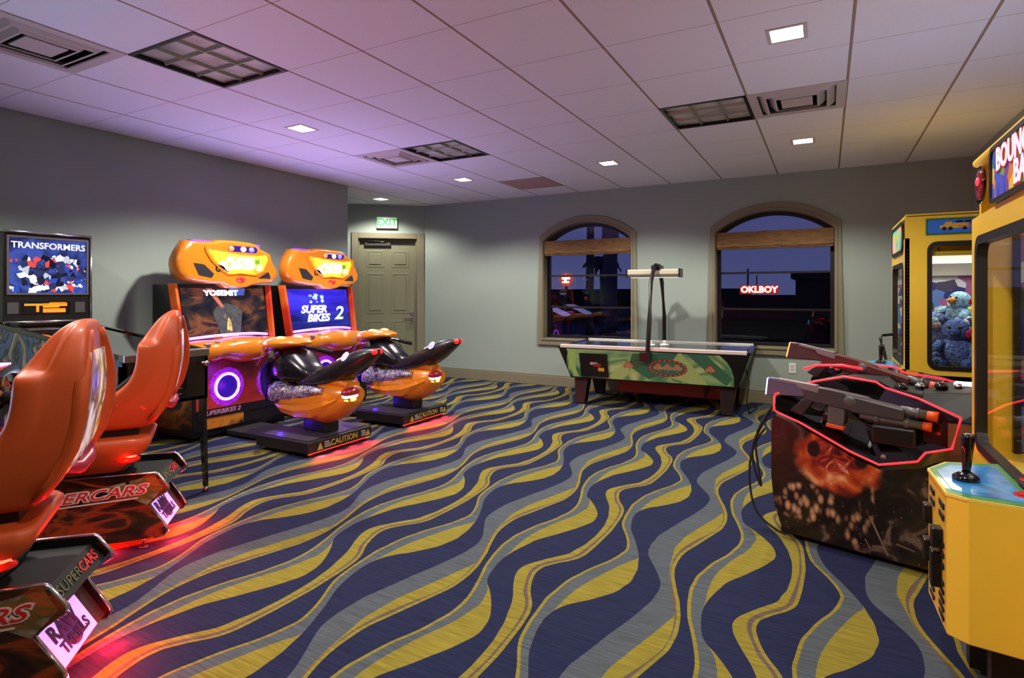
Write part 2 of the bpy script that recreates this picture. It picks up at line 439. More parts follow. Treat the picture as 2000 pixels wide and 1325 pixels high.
# exit sign
ex_ = thing('exit_sign', 'white exit sign with green letters on the wall above the door', 'sign', tuple(al.matrix_basis @ Vector((.57, 0, 2.285))), R(219.4))
b = MB(); b.box(-.155, .155, .0, .05, 0, .175); b.build('housing', WHITE, ex_, bevel=.006)
b = MB(); b.box(-.14, .14, .05, .053, .015, .16); b.build('face_plate', mat('sign_face', (205,225,205), .4, emit=(225,240,225), es=.5), ex_)
b = MB(); b.text('EXIT', .15, (0,.0545,.088), (-1,0,0), (0,0,1), bold=.004); b.build('lettering', lamp_mat('exit_green', (40,170,90), .6), ex_)

# windows
frame_m = mat('window_frame', (14,12,12), .4)
pane_m = glass('window_glass', (235,238,245), 1.3)
def window(k, x0, x1):
    wo_ = bpy.data.objects.new('window_%d' % k, None); COL.objects.link(wo_); wo_['kind'] = 'structure'
    cx = (x0+x1)/2; org = (cx, YB, 0); wo_.location = org
    A = arch(x0, x1)
    inner = [(x0, ZS)]+A+[(x1, ZS)]
    Ao = arch(x0, x1, .085); t = .088
    outer = [(x0-t, ZS-t)]+[(x0-t, ZP+.03)]+[p for p in Ao if x0-t < p[0] < x1+t][1:-1]+[(x1+t, ZP+.03)]+[(x1+t, ZS-t)]
    # casing: resample both to the same count
    b = MB()
    n = len(A)
    ring_o = [(x0-t, ZS-t)]+[(max(x0-t, min(x1+t, p[0])), p[1]) for p in Ao]+[(x1+t, ZS-t)]
    b.band(inner, ring_o, 'y', YB-.03, YB, closed=True)
    g = lambda q, e: [((p[0]-cx)*(1+e)+cx, (p[1]-1.45)*(1+e*.8)+1.45) for p in q]
    b.band(inner, g(inner, .035), 'y', YB-.042, YB-.03, closed=True)
    b.build('casing', trim_m, wo_, org=org, bevel=.005)
    b = MB(); b.band(g(inner, -.012), inner, 'y', YB-.03, YB+.16, closed=True); b.build('reveal', trim_m, wo_, org=org)
    b = MB(); i1 = g(inner, -.075); i0 = g(inner, -.012)
    b.band(i1, i0, 'y', YB+.10, YB+.15, closed=True)
    b.build('sash', frame_m, wo_, org=org)
    for z in (1.523, 1.09):
        b = MB(); b.box(x0+.03, x1-.03, YB+.105, YB+.14, z-.012, z+.012); b.build('rail', frame_m, wo_, org=org)
    b = MB(); b.poly([(p[0], YB+.125, p[1]) for p in g(inner, -.03)]); b.build('glass', pane_m, wo_, org=org)
    # woven blind, drawn up
    lab = ('tan woven bamboo shade drawn up across the left arched window', 'tan woven bamboo shade drawn up across the right arched window')[k-1]
    sh = thing('bamboo_shade', lab, 'window shade', (cx, YB, 1.8), 0, 'bamboo shades')
    b = MB(); b.box(-(x1-x0)/2+.012, (x1-x0)/2-.012, -.005, .04, .02, .205)
    b.build('valance', SHADE_M, sh)
    for i in range(3):
        b = MB(); b.box(-(x1-x0)/2+.015, (x1-x0)/2-.015, .0-.012*i, .05-.006*i, .0+.014*i, .03+.014*i); b.build('fold', SHADE_M, sh, bevel=.006)
SHADE_M = art('bamboo_weave', [(70,48,26),(120,88,52),(150,116,74),(104,76,44)], scale=1, stretch=(6,6,170), detail=3, rough=.8, lo=.3, hi=.7)
for k, (x0, x1) in enumerate(WIN): window(k+1, x0, x1)
# outlet under the right window
ot = thing('wall_outlet', 'white electrical outlet low on the wall under the right window', 'outlet', (-.336, YB, .37))
b = MB(); b.box(-.036, .036, -.008, 0, 0, .115); b.build('cover_plate', WHITE, ot, bevel=.003)
b = MB()
for z in (.03, .07): b.box(-.017, .017, -.011, -.008, z, z+.026)
b.build('sockets', mat('outlet_grey', (190,190,186), .5), ot)

# ------------------------------------------------------------------ ceiling fittings
lens_m = mat('louver_metal', (150,152,140), .4, .3)
back_m = art('reflector', [(128,130,120),(168,170,158),(196,198,186)], scale=5, detail=1, rough=.35)
def panel(i, j, lab):
    x0, y0 = GX+i*TILE, GY+j*TILE
    t = thing('ceiling_light_panel', lab, 'ceiling light', (x0+TILE/2, y0+TILE/2, CEIL), 0, 'unlit ceiling light panels'); h = TILE/2
    b = MB(); b.band([(-h+.022,-h+.022),(h-.022,-h+.022),(h-.022,h-.022),(-h+.022,h-.022)], [(-h,-h),(h,-h),(h,h),(-h,h)], 'z', -.006, .03, closed=True)
    b.build('frame', mat('panel_frame', (42,36,38), .35, .5), t)
    b = MB(); b.box(-h, h, -h, h, .020, .03); b.build('reflector', back_m, t)
    b = MB()
    for k in range(1, 3):
        q = -h+2*h*k/3
        b.prism([(q-.012,.02),(q+.012,.02),(q+.003,.002),(q-.003,.002)], 'y', -h+.02, h-.02)
        b.prism([(q-.012,.02),(q+.012,.02),(q+.003,.002),(q-.003,.002)], 'x', -h+.02, h-.02)
    b.build('louver', lens_m, t)
for (i,j), lab in zip(PANELS, ('large unlit square ceiling light panel, nearest, beside the left ceiling vent', 'unlit square ceiling light panel beside the middle ceiling vent', 'unlit square ceiling light panel beside the right-hand ceiling vent')): panel(i, j, lab)
vent_m = mat('vent_white', (190,182,178), .5)
def vent(i, j, lab):
    x0, y0 = GX+i*TILE, GY+j*TILE; h = TILE/2
    t = thing('ceiling_vent', lab, 'air vent', (x0+h, y0+h, CEIL), 0, 'square ceiling vents')
    sq = lambda a: [(-a,-a),(a,-a),(a,a),(-a,a)]
    b = MB(); b.band(sq(h-.06), sq(h), 'z', -.004, .006, closed=True); b.build('flange', vent_m, t)
    b = MB()
    for a0, a1, z0, z1 in ((.245,.2,.03,-.012),(.185,.14,.035,-.014)):
        b.loft([[(*p,z0) for p in sq(a0)],[(*p,z1) for p in sq(a1)],[(*p,z1) for p in sq(a1-.012)],[(*p,z0+.004) for p in sq(a0-.006)]], smooth=False, cap=False)
    b.build('louver', vent_m, t)
    b = MB(); b.box(-.1, .1, -.1, .1, -.012, -.004); b.build('center_plate', vent_m, t)
    b = MB(); b.box(-h, h, -h, h, .06, .07); b.band(sq(h-.01), sq(h), 'z', .0, .06, closed=True); b.build('duct_box', BLACKM, t)
for (i,j), lab in zip(VENTS, ('square white ceiling vent at far left, nearest the viewer', 'square white ceiling vent above the exit door side, beside the middle light panel', 'square white ceiling vent at right, beyond the brightest downlight')): vent(i, j, lab)
rg = thing('return_grille', 'flat tan return air grille in the ceiling near the back wall', 'air vent', (GX-4.5*TILE, GY+7.5*TILE, CEIL))
b = MB(); b.box(-.3, .3, -.3, .3, -.008, 0); b.build('frame', mat('grille_tan', (172,150,140), .6), rg)
b = MB()
for k in range(16): b.box(-.26, .26, -.262+k*.034, -.248+k*.034, -.014, -.008)
b.build('slats', mat('grille_tan'), rg)
lamp_glow = lamp_mat('lamp_lens', (255,246,228), 26)
ring_m = mat('downlight_ring', (200,192,186), .4)
for i, j, e, lab in DOWNLIGHTS:
    x, y = GX+i*TILE, GY+j*TILE
    t = thing('downlight', lab or 'square recessed downlight behind the viewer, over the near end of the room', 'ceiling light', (x, y, CEIL), 0, 'recessed downlights')
    sq = lambda a: [(-a,-a),(a,-a),(a,a),(-a,a)]
    b = MB(); b.band(sq(.078), sq(.098), 'z', -.005, .003, closed=True); b.loft([[(*p,.003) for p in sq(.085)],[(*p,.04) for p in sq(.07)]], smooth=False, cap=False); b.build('trim_ring', ring_m, t)
    b = MB(); b.box(-.08, .08, -.08, .08, .03, .034); b.build('lens', lamp_glow, t)
    light('downlight_lamp', 'SPOT', (0,0,-.012), e, (255,247,234), t, size=.05, spot_size=R(SPOT_ANGLE), spot_blend=SPOT_BLEND)
# ------------------------------------------------------------------ outside, at dusk
b = MB(); b.box(-40, 30, 7.5, 60, -.6, -.5); b.build('ground_outside', mat('asphalt', (38,36,44), .8, bump=.1, bscale=3), kind='structure')
def palm(x, y, h, lab, fs=1):
    t = thing('palm_tree', lab, 'tree', (x, y, -.5))
    b = MB(); b.tube([(0,0,0),(.05,0,h*.5),(.0,0,h)], [.12,.10,.085], 10); b.build('trunk', mat('palm_bark', (84,76,78), .9, bump=.4, bscale=20), t)
    b = MB(); rnd = random.Random(int(x*10))
    for k in range(16):
        a = k*2*math.pi/16+rnd.random()*.2; l = (1.7+rnd.random()*.5)*fs; up = rnd.uniform(-.2, .9)*fs
        c, s = math.cos(a), math.sin(a); rows = []
        for q in range(7):
            u = q/6; r_ = l*u; z = h+up*u*1.2-1.7*u*u*fs; wd = .17*(.4+.6*fs)*math.sin(math.pi*min(.97, u*.9+.08))
            rows.append([(c*r_-s*wd, s*r_+c*wd, z-.08), (c*r_, s*r_, z), (c*r_+s*wd, s*r_-c*wd, z-.08)])
        b.loft(rows, cap=False, closed=False)
    b.build('fronds', mat('palm_leaf', (34,44,36), .8), t)
palm(-5.75, 15, 8.2, 'tall palm trunk seen through the left window, toward its middle')
palm(-6.45, 18, 3.0, 'shorter slim palm outside the left window, right of the tall one', .32)
palm(-8.75, 19, 1.7, 'low palm tree outside at the left edge of the left window', .4)
b = thing('porch_pillar', 'pole with a lamp outside, its white head showing at the top right of the left window', 'lamp', (-4.52, 13.2, -.5))
q = MB(); q.tube([(0,0,0),(0,0,2.7),(0,0,2.85),(0,0,3.9)], [.17,.17,.22,.17], 12); q.build('pillar', mat('pillar_grey', (96,92,112), .7), b)  # porch column with a flared capital, carrying the lamp head
q = MB(); q.tube([(0,0,3.9),(0,0,4.02)], [.05,.05], 8); q.box(-.16,.16,-.1,.1,4.02,4.06); q.build('arm', frame_m, b)
q = MB(); q.ball((0,0,3.98), (.11,.11,.05)); q.build('lamp_head', lamp_mat('street_white', (220,230,255), 3), b)
sg = thing('round_sign', 'round red and white lit sign outside, seen through the left window', 'sign', (-9.0, 21, -.5))
q = MB(); q.cyl((0,0,0), (0,0,2.1), .06); q.build('post', frame_m, sg)
q = MB(); q.cyl((0,.05,2.35), (0,-.05,2.35), .27, n=24); q.build('disc', lamp_mat('sign_red', (170,70,60), .9), sg)
q = MB(); q.box(-.16,.18,-.07,-.05,2.36,2.44); q.box(-.05,.03,-.07,-.05,2.24,2.4); q.box(-.14,.14,-.07,-.05,2.22,2.28); q.build('emblem', lamp_mat('sign_white', (255,225,210), 2.2), sg)
# low building with lit roof sign beyond the right window
bd = thing('building', 'dark low building with a lit sign on its roof beyond the right window', 'building', (-1.6, 22, -.5))
q = MB(); q.box(-2.6, 1.5, 0, 4, 0, 1.75); q.build('wall', mat('dark_wall', (40,26,32), .8), bd)
q = MB(); q.box(-2.0, .9, -.12, 0, .9, 1.2); q.build('awning', mat('awning_red', (120,32,34), .7), bd)
q = MB(); q.box(-1.1, .15, -.1, .0, 1.78, 2.1); q.build('sign_board', lamp_mat('board_red', (190,50,35), .7), bd)
q = MB(); q.text('OKLBOY', .3, (-.47,-.115,1.93), (1,0,0), (0,0,1), bold=.012); q.build('sign_lettering', lamp_mat('sign_white'  , (255,225,210), 2.2), bd)
q = MB(); q.cyl((-.9,.5,1.75), (-.9,.5,2.7), .03); q.cyl((-.6,.5,1.75), (-.6,.5,2.45), .02); q.build('antenna', frame_m, bd)
bd = thing('kiosk', 'dark boxy building close outside at the right of the right window', 'building', (.1, 15.5, -.5))
q = MB(); q.box(-.75, 1.6, 0, 3, 0, 2.15); q.build('wall', mat('kiosk_dark', (22,20,26), .8), bd)
q = MB(); q.box(-.85, 1.7, -.1, 3.1, 2.15, 2.3); q.build('roof', frame_m, bd)
bw = thing('low_building', 'long dark building on the skyline beyond the left window', 'building', (-10, 34, -.5))
q = MB(); q.box(-8, 6, 0, 4, 0, 2.1); q.build('wall', mat('kiosk_dark'), bw)
q = MB()
for k in range(4):
    q = MB(); q.box(1.6+k*.35, 1.78+k*.35, -.05, 0, 1.15, 1.3); q.build('lit_window', lamp_mat('sign_white', (255,225,210), 2.2), bw)
# ------------------------------------------------------------------ sit-down racing machines
ORANGE = mat('seat_orange', (186,74,24), .5, coat=.06, bump=.03, bscale=120)
ORANGE_D = mat('seat_orange_dark', (120,40,18), .4)
CAR_ART = art('car_side_art', [(14,9,10),(26,14,12),(60,26,18),(150,58,24),(40,18,16),(18,12,12)], scale=3.2, stretch=(1.2,1,3.2), detail=6, dist=1.2, rough=.25, coat=.3)
CAR_BLUR = art('car_blur_art', [(40,60,110),(150,140,130),(96,88,40),(180,90,40),(30,30,36)], scale=4, stretch=(1,1,2.6), detail=5, dist=1.5, rough=.25)
RED_PRINT = mat('red_print', (205,40,42), .4)
SEAT_ART = art('seat_back_art', [(24,22,30),(120,110,130),(245,242,240),(70,60,84),(240,215,120),(250,250,250),(60,54,66)], scale=3.2, detail=4, dist=1.6, rough=.3, es=.4)
LIT_PANEL = lamp_mat('lit_lavender', (206,160,250), 1.0)
PURPLE_PRINT = mat('purple_print', (92,30,120), .5)
DKPURPLE = mat('dark_purple_print', (44,10,80), .5)
BLUE_LIT = mat('blue_board', (16,12,70), .3, emit=(30,10,150), es=.12)
def racer(loc, lab, g):
    t = thing('racing_game', lab, 'arcade machine', loc, R(46), g)
    side = [(-.62,.055),(-.146,.055),(.007,.062),(.05,.07),(.066,.085),(.060,.105),(-.016,.228),(.064,.288),(.069,.297),(.066,.31),(.02,.372),(.01,.378),(-.62,.378)]
    edge = side[2:12]
    for y, art_ in ((0, True), (.385, False)):
        b = MB(); b.prism(side, 'y', y, y+.018)
        p = b.build('side_plate', BLACKG if not art_ else CAR_ART, t)
        e = MB(); q = [(a,c) for a,c in edge]
        e.tube([(a, y+.009, c) for a, c in q]+[(-.62, y+.009, .379)], .0085, 8); e.build('edge_trim', CHROME, p)
        if art_:
            s = MB(); s.add([(-.20,-.0008,.33),(.012,-.0008,.37),(.05,-.0008,.30),(-.02,-.0008,.225),(-.10,-.0008,.27)], [(0,1,2,3,4)]); s.build('motion_blur_art', CAR_BLUR, p)
            s = MB(); s.text('SUPERCARS', .066, (-.29,-.0022,.290), (1,0,.06), (-.06,0,1), 0, .001, bold=.005, shear=.35, sx=1.5); s.build('letter_outline', mat('pale_print', (225,205,205), .4), p)
            s = MB(); s.text('SUPERCARS', .066, (-.29,-.0036,.290), (1,0,.06), (-.06,0,1), 0, .001, bold=.0006, shear=.35, sx=1.5); s.build('lettering', RED_PRINT, p)
            s = MB(); s.prism([(-.64,.237),(-.06,.268),(-.06,.262),(-.64,.231)], 'y', -.002, 0); s.build('underline', mat('pale_print'), p)
            s = MB(); s.cyl((-.105,-.003,.345), (-.105,.0,.345), .009); s.build('bolt', BLACK, p)
    body = [(-.62,.06),(-.02,.075),(.048,.085),(-.03,.215),(-.03,.235),(.05,.295),(.0,.350),(-.62,.350)]
    b = MB(); b.prism(body, 'y', .018, .385); b.build('base', BLACKM, t)
    # lit maker panel on the lower rear face
    p0, p1 = Vector((.050,0,.088)), Vector((-.028,0,.214)); up = (p1-p0).normalized(); nn = up.cross(Vector((0,1,0))); nn = Vector((up.z,0,-up.x))
    b = MB(); o = p0+up*.006+nn*.001
    a, c = o+Vector((0,.024,0)), o+Vector((0,.30,0)); h = up*.133
    b.add([a+nn*.006, c+nn*.006, c+h+nn*.006, a+h+nn*.006, a, c, c+h, a+h], [(0,1,2,3),(0,4,5,1),(1,5,6,2),(2,6,7,3),(3,7,4,0)])
    lp = b.build('lit_panel', LIT_PANEL, t)
    m_ = o+Vector((0,.175,0))+h*.5+nn*.0065
    b = MB(); b.add([m_+Vector((0,.062*math.cos(q),0))+up*.054*math.sin(q)+nn*.0005 for q in [2*math.pi*i/24 for i in range(24)]], [list(range(24))]); b.build('emblem_disc', PURPLE_PRINT, lp)
    b = MB(); b.text('RAW', .075, m_+up*.03+Vector((0,-.02,0))+nn*.002, (0,1,0), up, 0, .001, bold=.003); b.text('THRILLS', .052, m_-up*.026+nn*.002, (0,1,0), up, 0, .001, bold=.002); b.build('lettering', DKPURPLE, lp)
    # lettering on the upper rear face
    q0, q1 = Vector((.05,0,.295)), Vector((.0,0,.350)); u2 = (q1-q0).normalized(); n2 = Vector((u2.z,0,-u2.x)); mc = (q0+q1)/2+n2*.003
    b = MB(); b.text('SUPER', .05, mc+Vector((0,.14,0)), (0,1,0), u2, 0, .001, bold=-.0006, shear=.3, sx=1.25); b.build('rear_lettering', mat('olive_print', (112,112,70), .4), t)
    b = MB(); b.text('CARS', .05, mc+Vector((0,.29,0)), (0,1,0), u2, 0, .001, bold=.001, shear=.3, sx=1.1); b.build('rear_lettering', RED_PRINT, t)
    # pedestal under the seat
    MS = Matrix.Translation((.1,0,0)) @ Matrix.Rotation(R(10), 4, 'Z') @ Matrix.Translation((-.1,0,0))
    def ring(z, x0, x1, hw, r=.05, yc=.2): return [(p[0],p[1],z) for p in rrect(x0, x1, yc-hw, yc+hw, r)]
    b = MB(); b.loft([ring(.352,-.50,-.16,.14), ring(.40,-.5,-.14,.15)]); b.build('pedestal_post', BLACK, t)
    b = MB(); b.T = MS; b.loft([ring(.40,-.5,-.12,.15), ring(.46,-.52,-.06,.19), ring(.495,-.53,-.025,.205), ring(.515,-.53,-.01,.212), ring(.552,-.53,.0,.212), ring(.566,-.52,-.012,.2)])
    ped = b.build('seat_pedestal', ORANGE, t)
    b = MB(); b.T = MS; b.ball((-.09,.012,.478), (.03,.012,.013)); b.build('marker_lamp', lamp_mat('marker_red', (255,80,50), 5), ped)
    b = MB(); b.T = MS; b.ball((-.10,.012,.465), (.055,.012,.02)); b.build('lamp_lens', mat('red_lens', (190,24,14), .2, emit=(255,30,16), es=.25, coat=.5), ped)
    b = MB(); b.box(-.48, -.16, .04, .33, .0505, .054); b.build('glow_strip', lamp_mat('red_led', (255,30,20), 2.5), ped)
    # seat shell: z, x front, x rear, front half width, rear half width
    rows = [(.59,-.42,-.02,.16,.14),(.625,-.47,.0,.185,.16),(.68,-.42,.035,.198,.176),(.715,-.27,.066,.203,.184),(.775,-.16,.09,.206,.19),(.84,-.09,.106,.209,.192),(.92,-.068,.118,.211,.19),(.995,-.064,.122,.211,.186),(1.018,-.061,.122,.207,.184),(1.030,-.052,.122,.165,.182),(1.06,-.034,.121,.145,.178),(1.10,-.008,.12,.13,.166),(1.14,.018,.118,.112,.148),(1.168,.05,.112,.092,.12),(1.184,.075,.10,.06,.075)]
    rings = []
    for z, xf, xr, hf, hr in rows:
        w_ = xr-xf; yc = .2
        half = [(xf,.0),(xf,hf*.55),(xf,hf*.9),(xf+w_*.06,hf),(xf+w_*.36,hf*.985),(xf+w_*.43,(hf+hr)/2*.99 if z < 1.02 else hr*1.06),(xf+w_*.7,hr*1.04),(xr-w_*.06,hr*1.02),(xr,hr*.95),(xr,hr*.5)]
        pts = [(a,yc-c,z) for a,c in half]+[(xr,yc,z)]+[(a,yc+c,z) for a,c in half[::-1][:-1]]
        rings.append(pts)
    b = MB(); b.T = MS; b.loft(rings); shell = b.build('seat_shell', ORANGE, t)
    sd = shell.modifiers.new('sub', 'SUBSURF'); sd.levels = 1; sd.render_levels = 2
    # dark pad on the front
    b = MB(); b.T = MS; pr = []
    for z, xf, hw in ((.66,-.44,.12),(.72,-.28,.13),(.78,-.18,.13),(.86,-.09,.13),(.98,-.07,.13),(1.08,-.02,.085)):
        pr.append([(xf+.006,.2-hw*.8,z),(xf-.004,.2,z),(xf+.006,.2+hw*.8,z),(xf+.03,.2+hw*.8,z),(xf+.03,.2-hw*.8,z)])
    b.loft(pr); b.build('seat_pad', mat('seat_vinyl', (22,20,22), .6), t)
    # printed back panel between the shell edge and the far rim
    def XR_(z):
        for (z0,a),(z1,c) in zip([(q[0],q[2]) for q in rows],[(q[0],q[2]) for q in rows][1:]):
            if z0 <= z <= z1: return a+(c-a)*(z-z0)/(z1-z0)
        return rows[-1][2]
    b = MB(); b.T = MS; zs = [.70+.038*i for i in range(11)]
    b.loft([[(XR_(z)-.004,.05,z),(XR_(z)-.004,.35,z),(XR_(z)+.006,.35,z),(XR_(z)+.006,.05,z)] for z in zs], smooth=False)
    b.build('back_graphic', SEAT_ART, t)
    for s_ in (0, 1):
        b = MB(); b.T = MS; L_ = []
        for z in [.64,.70,.78,.88,.98,1.06,1.115,1.15]:
            x = XR_(z); d = .028*math.sin(math.pi*min(1, max(0, (z-.6)/.56)))+.004
            o_ = 0 if z < 1.0 else (z-1.0)*.55
            if s_: L_.append([(x-.03,.34-o_,z),(x+d,.352-o_,z),(x+d+.006,.372-o_,z),(x+d*.5,.396-o_,z),(x-.03,.398-o_,z)])
            else: L_.append([(x-.03,.055+o_,z),(x+.006,.045+o_,z),(x+.008,.025+o_,z),(x,.006+o_,z),(x-.03,.002+o_,z)])
        b.loft(L_); b.build('back_rim', ORANGE, t)
    b = MB(); b.T = MS; b.tube([(.03,.09,.715),(.075,.18,.69),(.085,.28,.70),(.07,.355,.75)], [.014,.022,.022,.012], 8); b.build('handle_bar', mat('magenta_red', (170,30,60), .35), t)
    b = MB(); b.T = MS; b.box(-.34, -.06, .08, .33, .56, .61); b.build('seat_post', BLACK, t)
    # steering console and screen tower ahead of the seat
    b = MB(); b.prism([(-1.2,.03),(-.62,.03),(-.62,.12),(-.80,.30),(-.80,.62),(-.74,.70),(-.80,.86),(-1.2,.9)], 'y', -.06, .46); cons = b.build('console', CAR_ART, t, bevel=.01)
    b = MB(); b.box(-1.2, -.84, -.06, .41, .9, 1.59); tw = b.build('screen_tower', BLACK, t, bevel=.012)
    b = MB(); b.box(-.84, -.832, .0, .40, 1.0, 1.36); b.build('screen', art('race_screen', [(20,30,60),(60,110,190),(200,150,80),(30,30,30)], scale=5, es=.8), tw)
    b = MB(); b.box(-.838, -.82, -.06, .41, 1.42, 1.585); b.build('marquee', BLACKG, tw)
    M_ = Matrix.Translation((-.71,.2,.77)) @ Matrix.Rotation(R(-70), 4, 'Y')
    b = MB(); b.T = M_; b.tube([(p[0],p[1],0) for p in circ(0,0,.135,n=28)], .017, 8, closed=True)
    wh = b.build('steering_wheel', RUBBER, t)
    b = MB(); b.T = M_
    for k in range(3):
        a = R(90+120*k); b.tube([(0,0,-.01),(.13*math.cos(a),.13*math.sin(a),0)], .014, 6)
    b.ball((0,0,-.005), (.05,.05,.02)); b.build('spokes', mat('chip_chrome', (200,180,160), .2, .9), wh)
    b = MB(); b.T = M_; b.cyl((0,0,-.12), (0,0,0), .03); b.build('column', BLACK, wh)
    b = MB(); b.box(-.80, -.735, .03, .37, .86, .90); b.build('dash_hood', mat('dash_red', (196,52,26), .35, coat=.3), cons, bevel=.012)
    b = MB(); b.box(-.84, -.74, .0, .38, .902, .912); b.build('dash_fill_strip', lamp_mat('dash_fill_strip', (190,150,255), 2), cons)  # added glowing strip that goes with the ceiling fill light
    # feet
    for y in (.05,.35):
        for x in (-.52,-.05):
            b = MB(); b.cyl((x,y,0), (x,y,.008), .018); b.cyl((x,y,.008), (x,y,.062), .007); b.build('leveling_foot', STEEL, t)
    light('under_glow', 'POINT', (.10,.08,.045), 9, (255,20,36), t, size=.02)
    light('under_glow', 'POINT', (.10,.30,.045), 9, (255,20,36), t, size=.02)
    light('under_glow', 'POINT', (-.18,.02,.03), 3.0, (255,20,36), t, size=.015)
    light('dash_fill', 'AREA', (-.79,.2,.93), 8, (205,212,255), t, size=.4, rot=(R(180),R(25),0), spread=R(160))  # added fill light, throws a pale tint up at the ceiling
    light('seat_glow', 'POINT', (-.10,-.05,.455), .10, (255,60,30), t, size=.01)
    return t
O2 = Vector((-2.9285, 1.6552, 0)); EY = Vector((-math.sin(R(46)), math.cos(R(46)), 0))
racer(tuple(O2), 'orange-seated racing machine, the farther of the two, beside the pinball machine', 'racing machines with orange seats')
racer(tuple(O2-EY*1.16), 'orange-seated racing machine nearest the viewer, its lavender lit panel at the lower left corner', 'racing machines with orange seats')
# ------------------------------------------------------------------ pinball machine
PIN_ART = art('pin_art', [(10,11,16),(26,40,60),(70,100,140),(12,14,20),(150,140,130),(80,110,150)], scale=3.2, detail=7, dist=2.2, rough=.3)
BB_ART = art('backglass_art', [(10,12,40),(30,60,150),(210,220,235),(30,40,80),(150,160,175),(190,60,50),(20,24,40),(235,235,240)], scale=24, kind='voronoi', hard=True, es=.7, rough=.2)
BB_SKY = art('backglass_sky', [(8,10,22),(16,24,60),(50,70,150),(12,14,30)], scale=4, es=.5, rough=.2)
pb = thing('pinball_machine', 'pinball machine with a lit backglass and black legs, against the left wall', 'pinball machine', (-5.30, 2.075, 0))
HB = .252
sb = lambda x: 1.058-.094*(x-.2)      # rail height
b = MB(); x0, x1 = .16, 1.80
b.prism([(x0,.66),(x1,.60),(x1,sb(x1)-.02),(x0,sb(x0)-.02)], 'y', -HB, -HB+.018); cabn = b.build('side_panel', PIN_ART, pb)
q = MB(); q.text('TRANSFORMERS', .135, (1.18,-HB-.002,.70), (1,0,-.05), (.05,0,1), 0, .001, bold=.003, sx=.95); q.build('lettering', mat('pin_white', (190,190,190), .4), cabn)
b = MB(); b.prism([(x0,.66),(x1,.60),(x1,sb(x1)-.02),(x0,sb(x0)-.02)], 'y', HB-.018, HB); b.build('side_panel', PIN_ART, pb)
b = MB(); b.box(x1-.02, x1, -HB, HB, .60, sb(x1)-.02); fp = b.build('front_panel', BLACK, pb)
q = MB(); q.box(x1, x1+.012, -.11, .11, .62, .84); q.build('coin_door', BLACKG, fp, bevel=.006)
q = MB()
for k in range(5):
    for c in range(3): q.box(x1+.012, x1+.0135, -.09+c*.065, -.055+c*.065, .65+k*.035, .656+k*.035)
q.build('coin_labels', mat('label_grey', (120,118,120), .5), fp)
q = MB(); q.cyl((x1,.2,.83), (x1+.06,.2,.83), .012); q.ball((x1+.065,.2,.83), .018); q.build('plunger', STEEL, fp)
b = MB(); b.prism([(x0,.66),(x1,.60),(x1,.62),(x0,.68)], 'y', -HB, HB); b.build('bottom', BLACKM, pb)
for y in (-HB-.004, HB-.022):
    b = MB(); b.prism([(x0,sb(x0)-.02),(x1,sb(x1)-.02),(x1,sb(x1)+.008),(x0,sb(x0)+.008)], 'y', y, y+.026); b.build('side_rail', BLACKG, pb)
b = MB(); b.box(x1-.05, x1+.012, -HB-.006, HB+.006, sb(x1)-.035, sb(x1)+.012); b.build('lockdown_bar', STEEL, pb, bevel=.006)
b = MB(); b.prism([(.36,sb(.36)-.004),(x1-.05,sb(x1)-.004),(x1-.05,sb(x1)),(.36,sb(.36))], 'y', -HB+.018, HB-.018); b.build('playfield_glass', glass('pin_glass', (240,240,240), 1.5), pb)
b = MB(); b.prism([(.3,sb(.3)-.17),(x1-.03,sb(x1)-.10),(x1-.03,sb(x1)-.085),(.3,sb(.3)-.155)], 'y', -HB+.018, HB-.018)
pf = b.build('playfield', art('playfield_art', [(30,34,40),(90,92,92),(120,60,40),(50,60,90),(140,130,110)], scale=9, detail=5, rough=.3), pb)
rn = random.Random(3)
for k in range(20):
    x = rn.uniform(.5, 1.7); y = rn.uniform(-.21, .21); z = sb(x)-.165+.055*(x-.3)/1.5+.02
    c = [(255,70,50),(255,190,120),(255,240,220),(255,120,60)][k % 4]
    q = MB(); q.ball((x,y,z+.012), .013, nu=8, nv=6); q.build('playfield_lamp', lamp_mat('pf_lamp_%d' % (k % 4), c, 5), pf)
q = MB(); q.prism([(.36,sb(.36)-.13),(.52,sb(.5)-.14),(.50,sb(.5)-.05),(.37,sb(.36)-.03)], 'y', -.17, .19); q.build('lit_ramp', art('ramp_art', [(230,110,40),(255,235,210),(190,60,30)], scale=7, es=1.0), pf)
for x in (.22, x1-.035):
    for y in (-HB+.012, HB-.012):
        b = MB(); s = 1 if y > 0 else -1; zt = sb(x)-.06; e = .045 if x > 1 else -.02
        b.loft([[(x-.025,y-.012,zt),(x+.028,y-.012,zt),(x+.028,y+.012,zt),(x-.025,y+.012,zt)],[(x-.02,y-.012,.45),(x+.028,y-.012,.45),(x+.028,y+.012,.45),(x-.02,y+.012,.45)],[(x-.008+e*.6,y-.01,.035),(x+.02+e*.6,y-.01,.035),(x+.02+e*.6,y+.01,.035),(x-.008+e*.6,y+.01,.035)]], smooth=False)
        lg = b.build('leg', BLACKG, pb)
        q = MB(); q.cyl((x+e*.6+.006,y,0), (x+e*.6+.006,y,.04), .02, .01); q.build('foot', STEEL, lg)
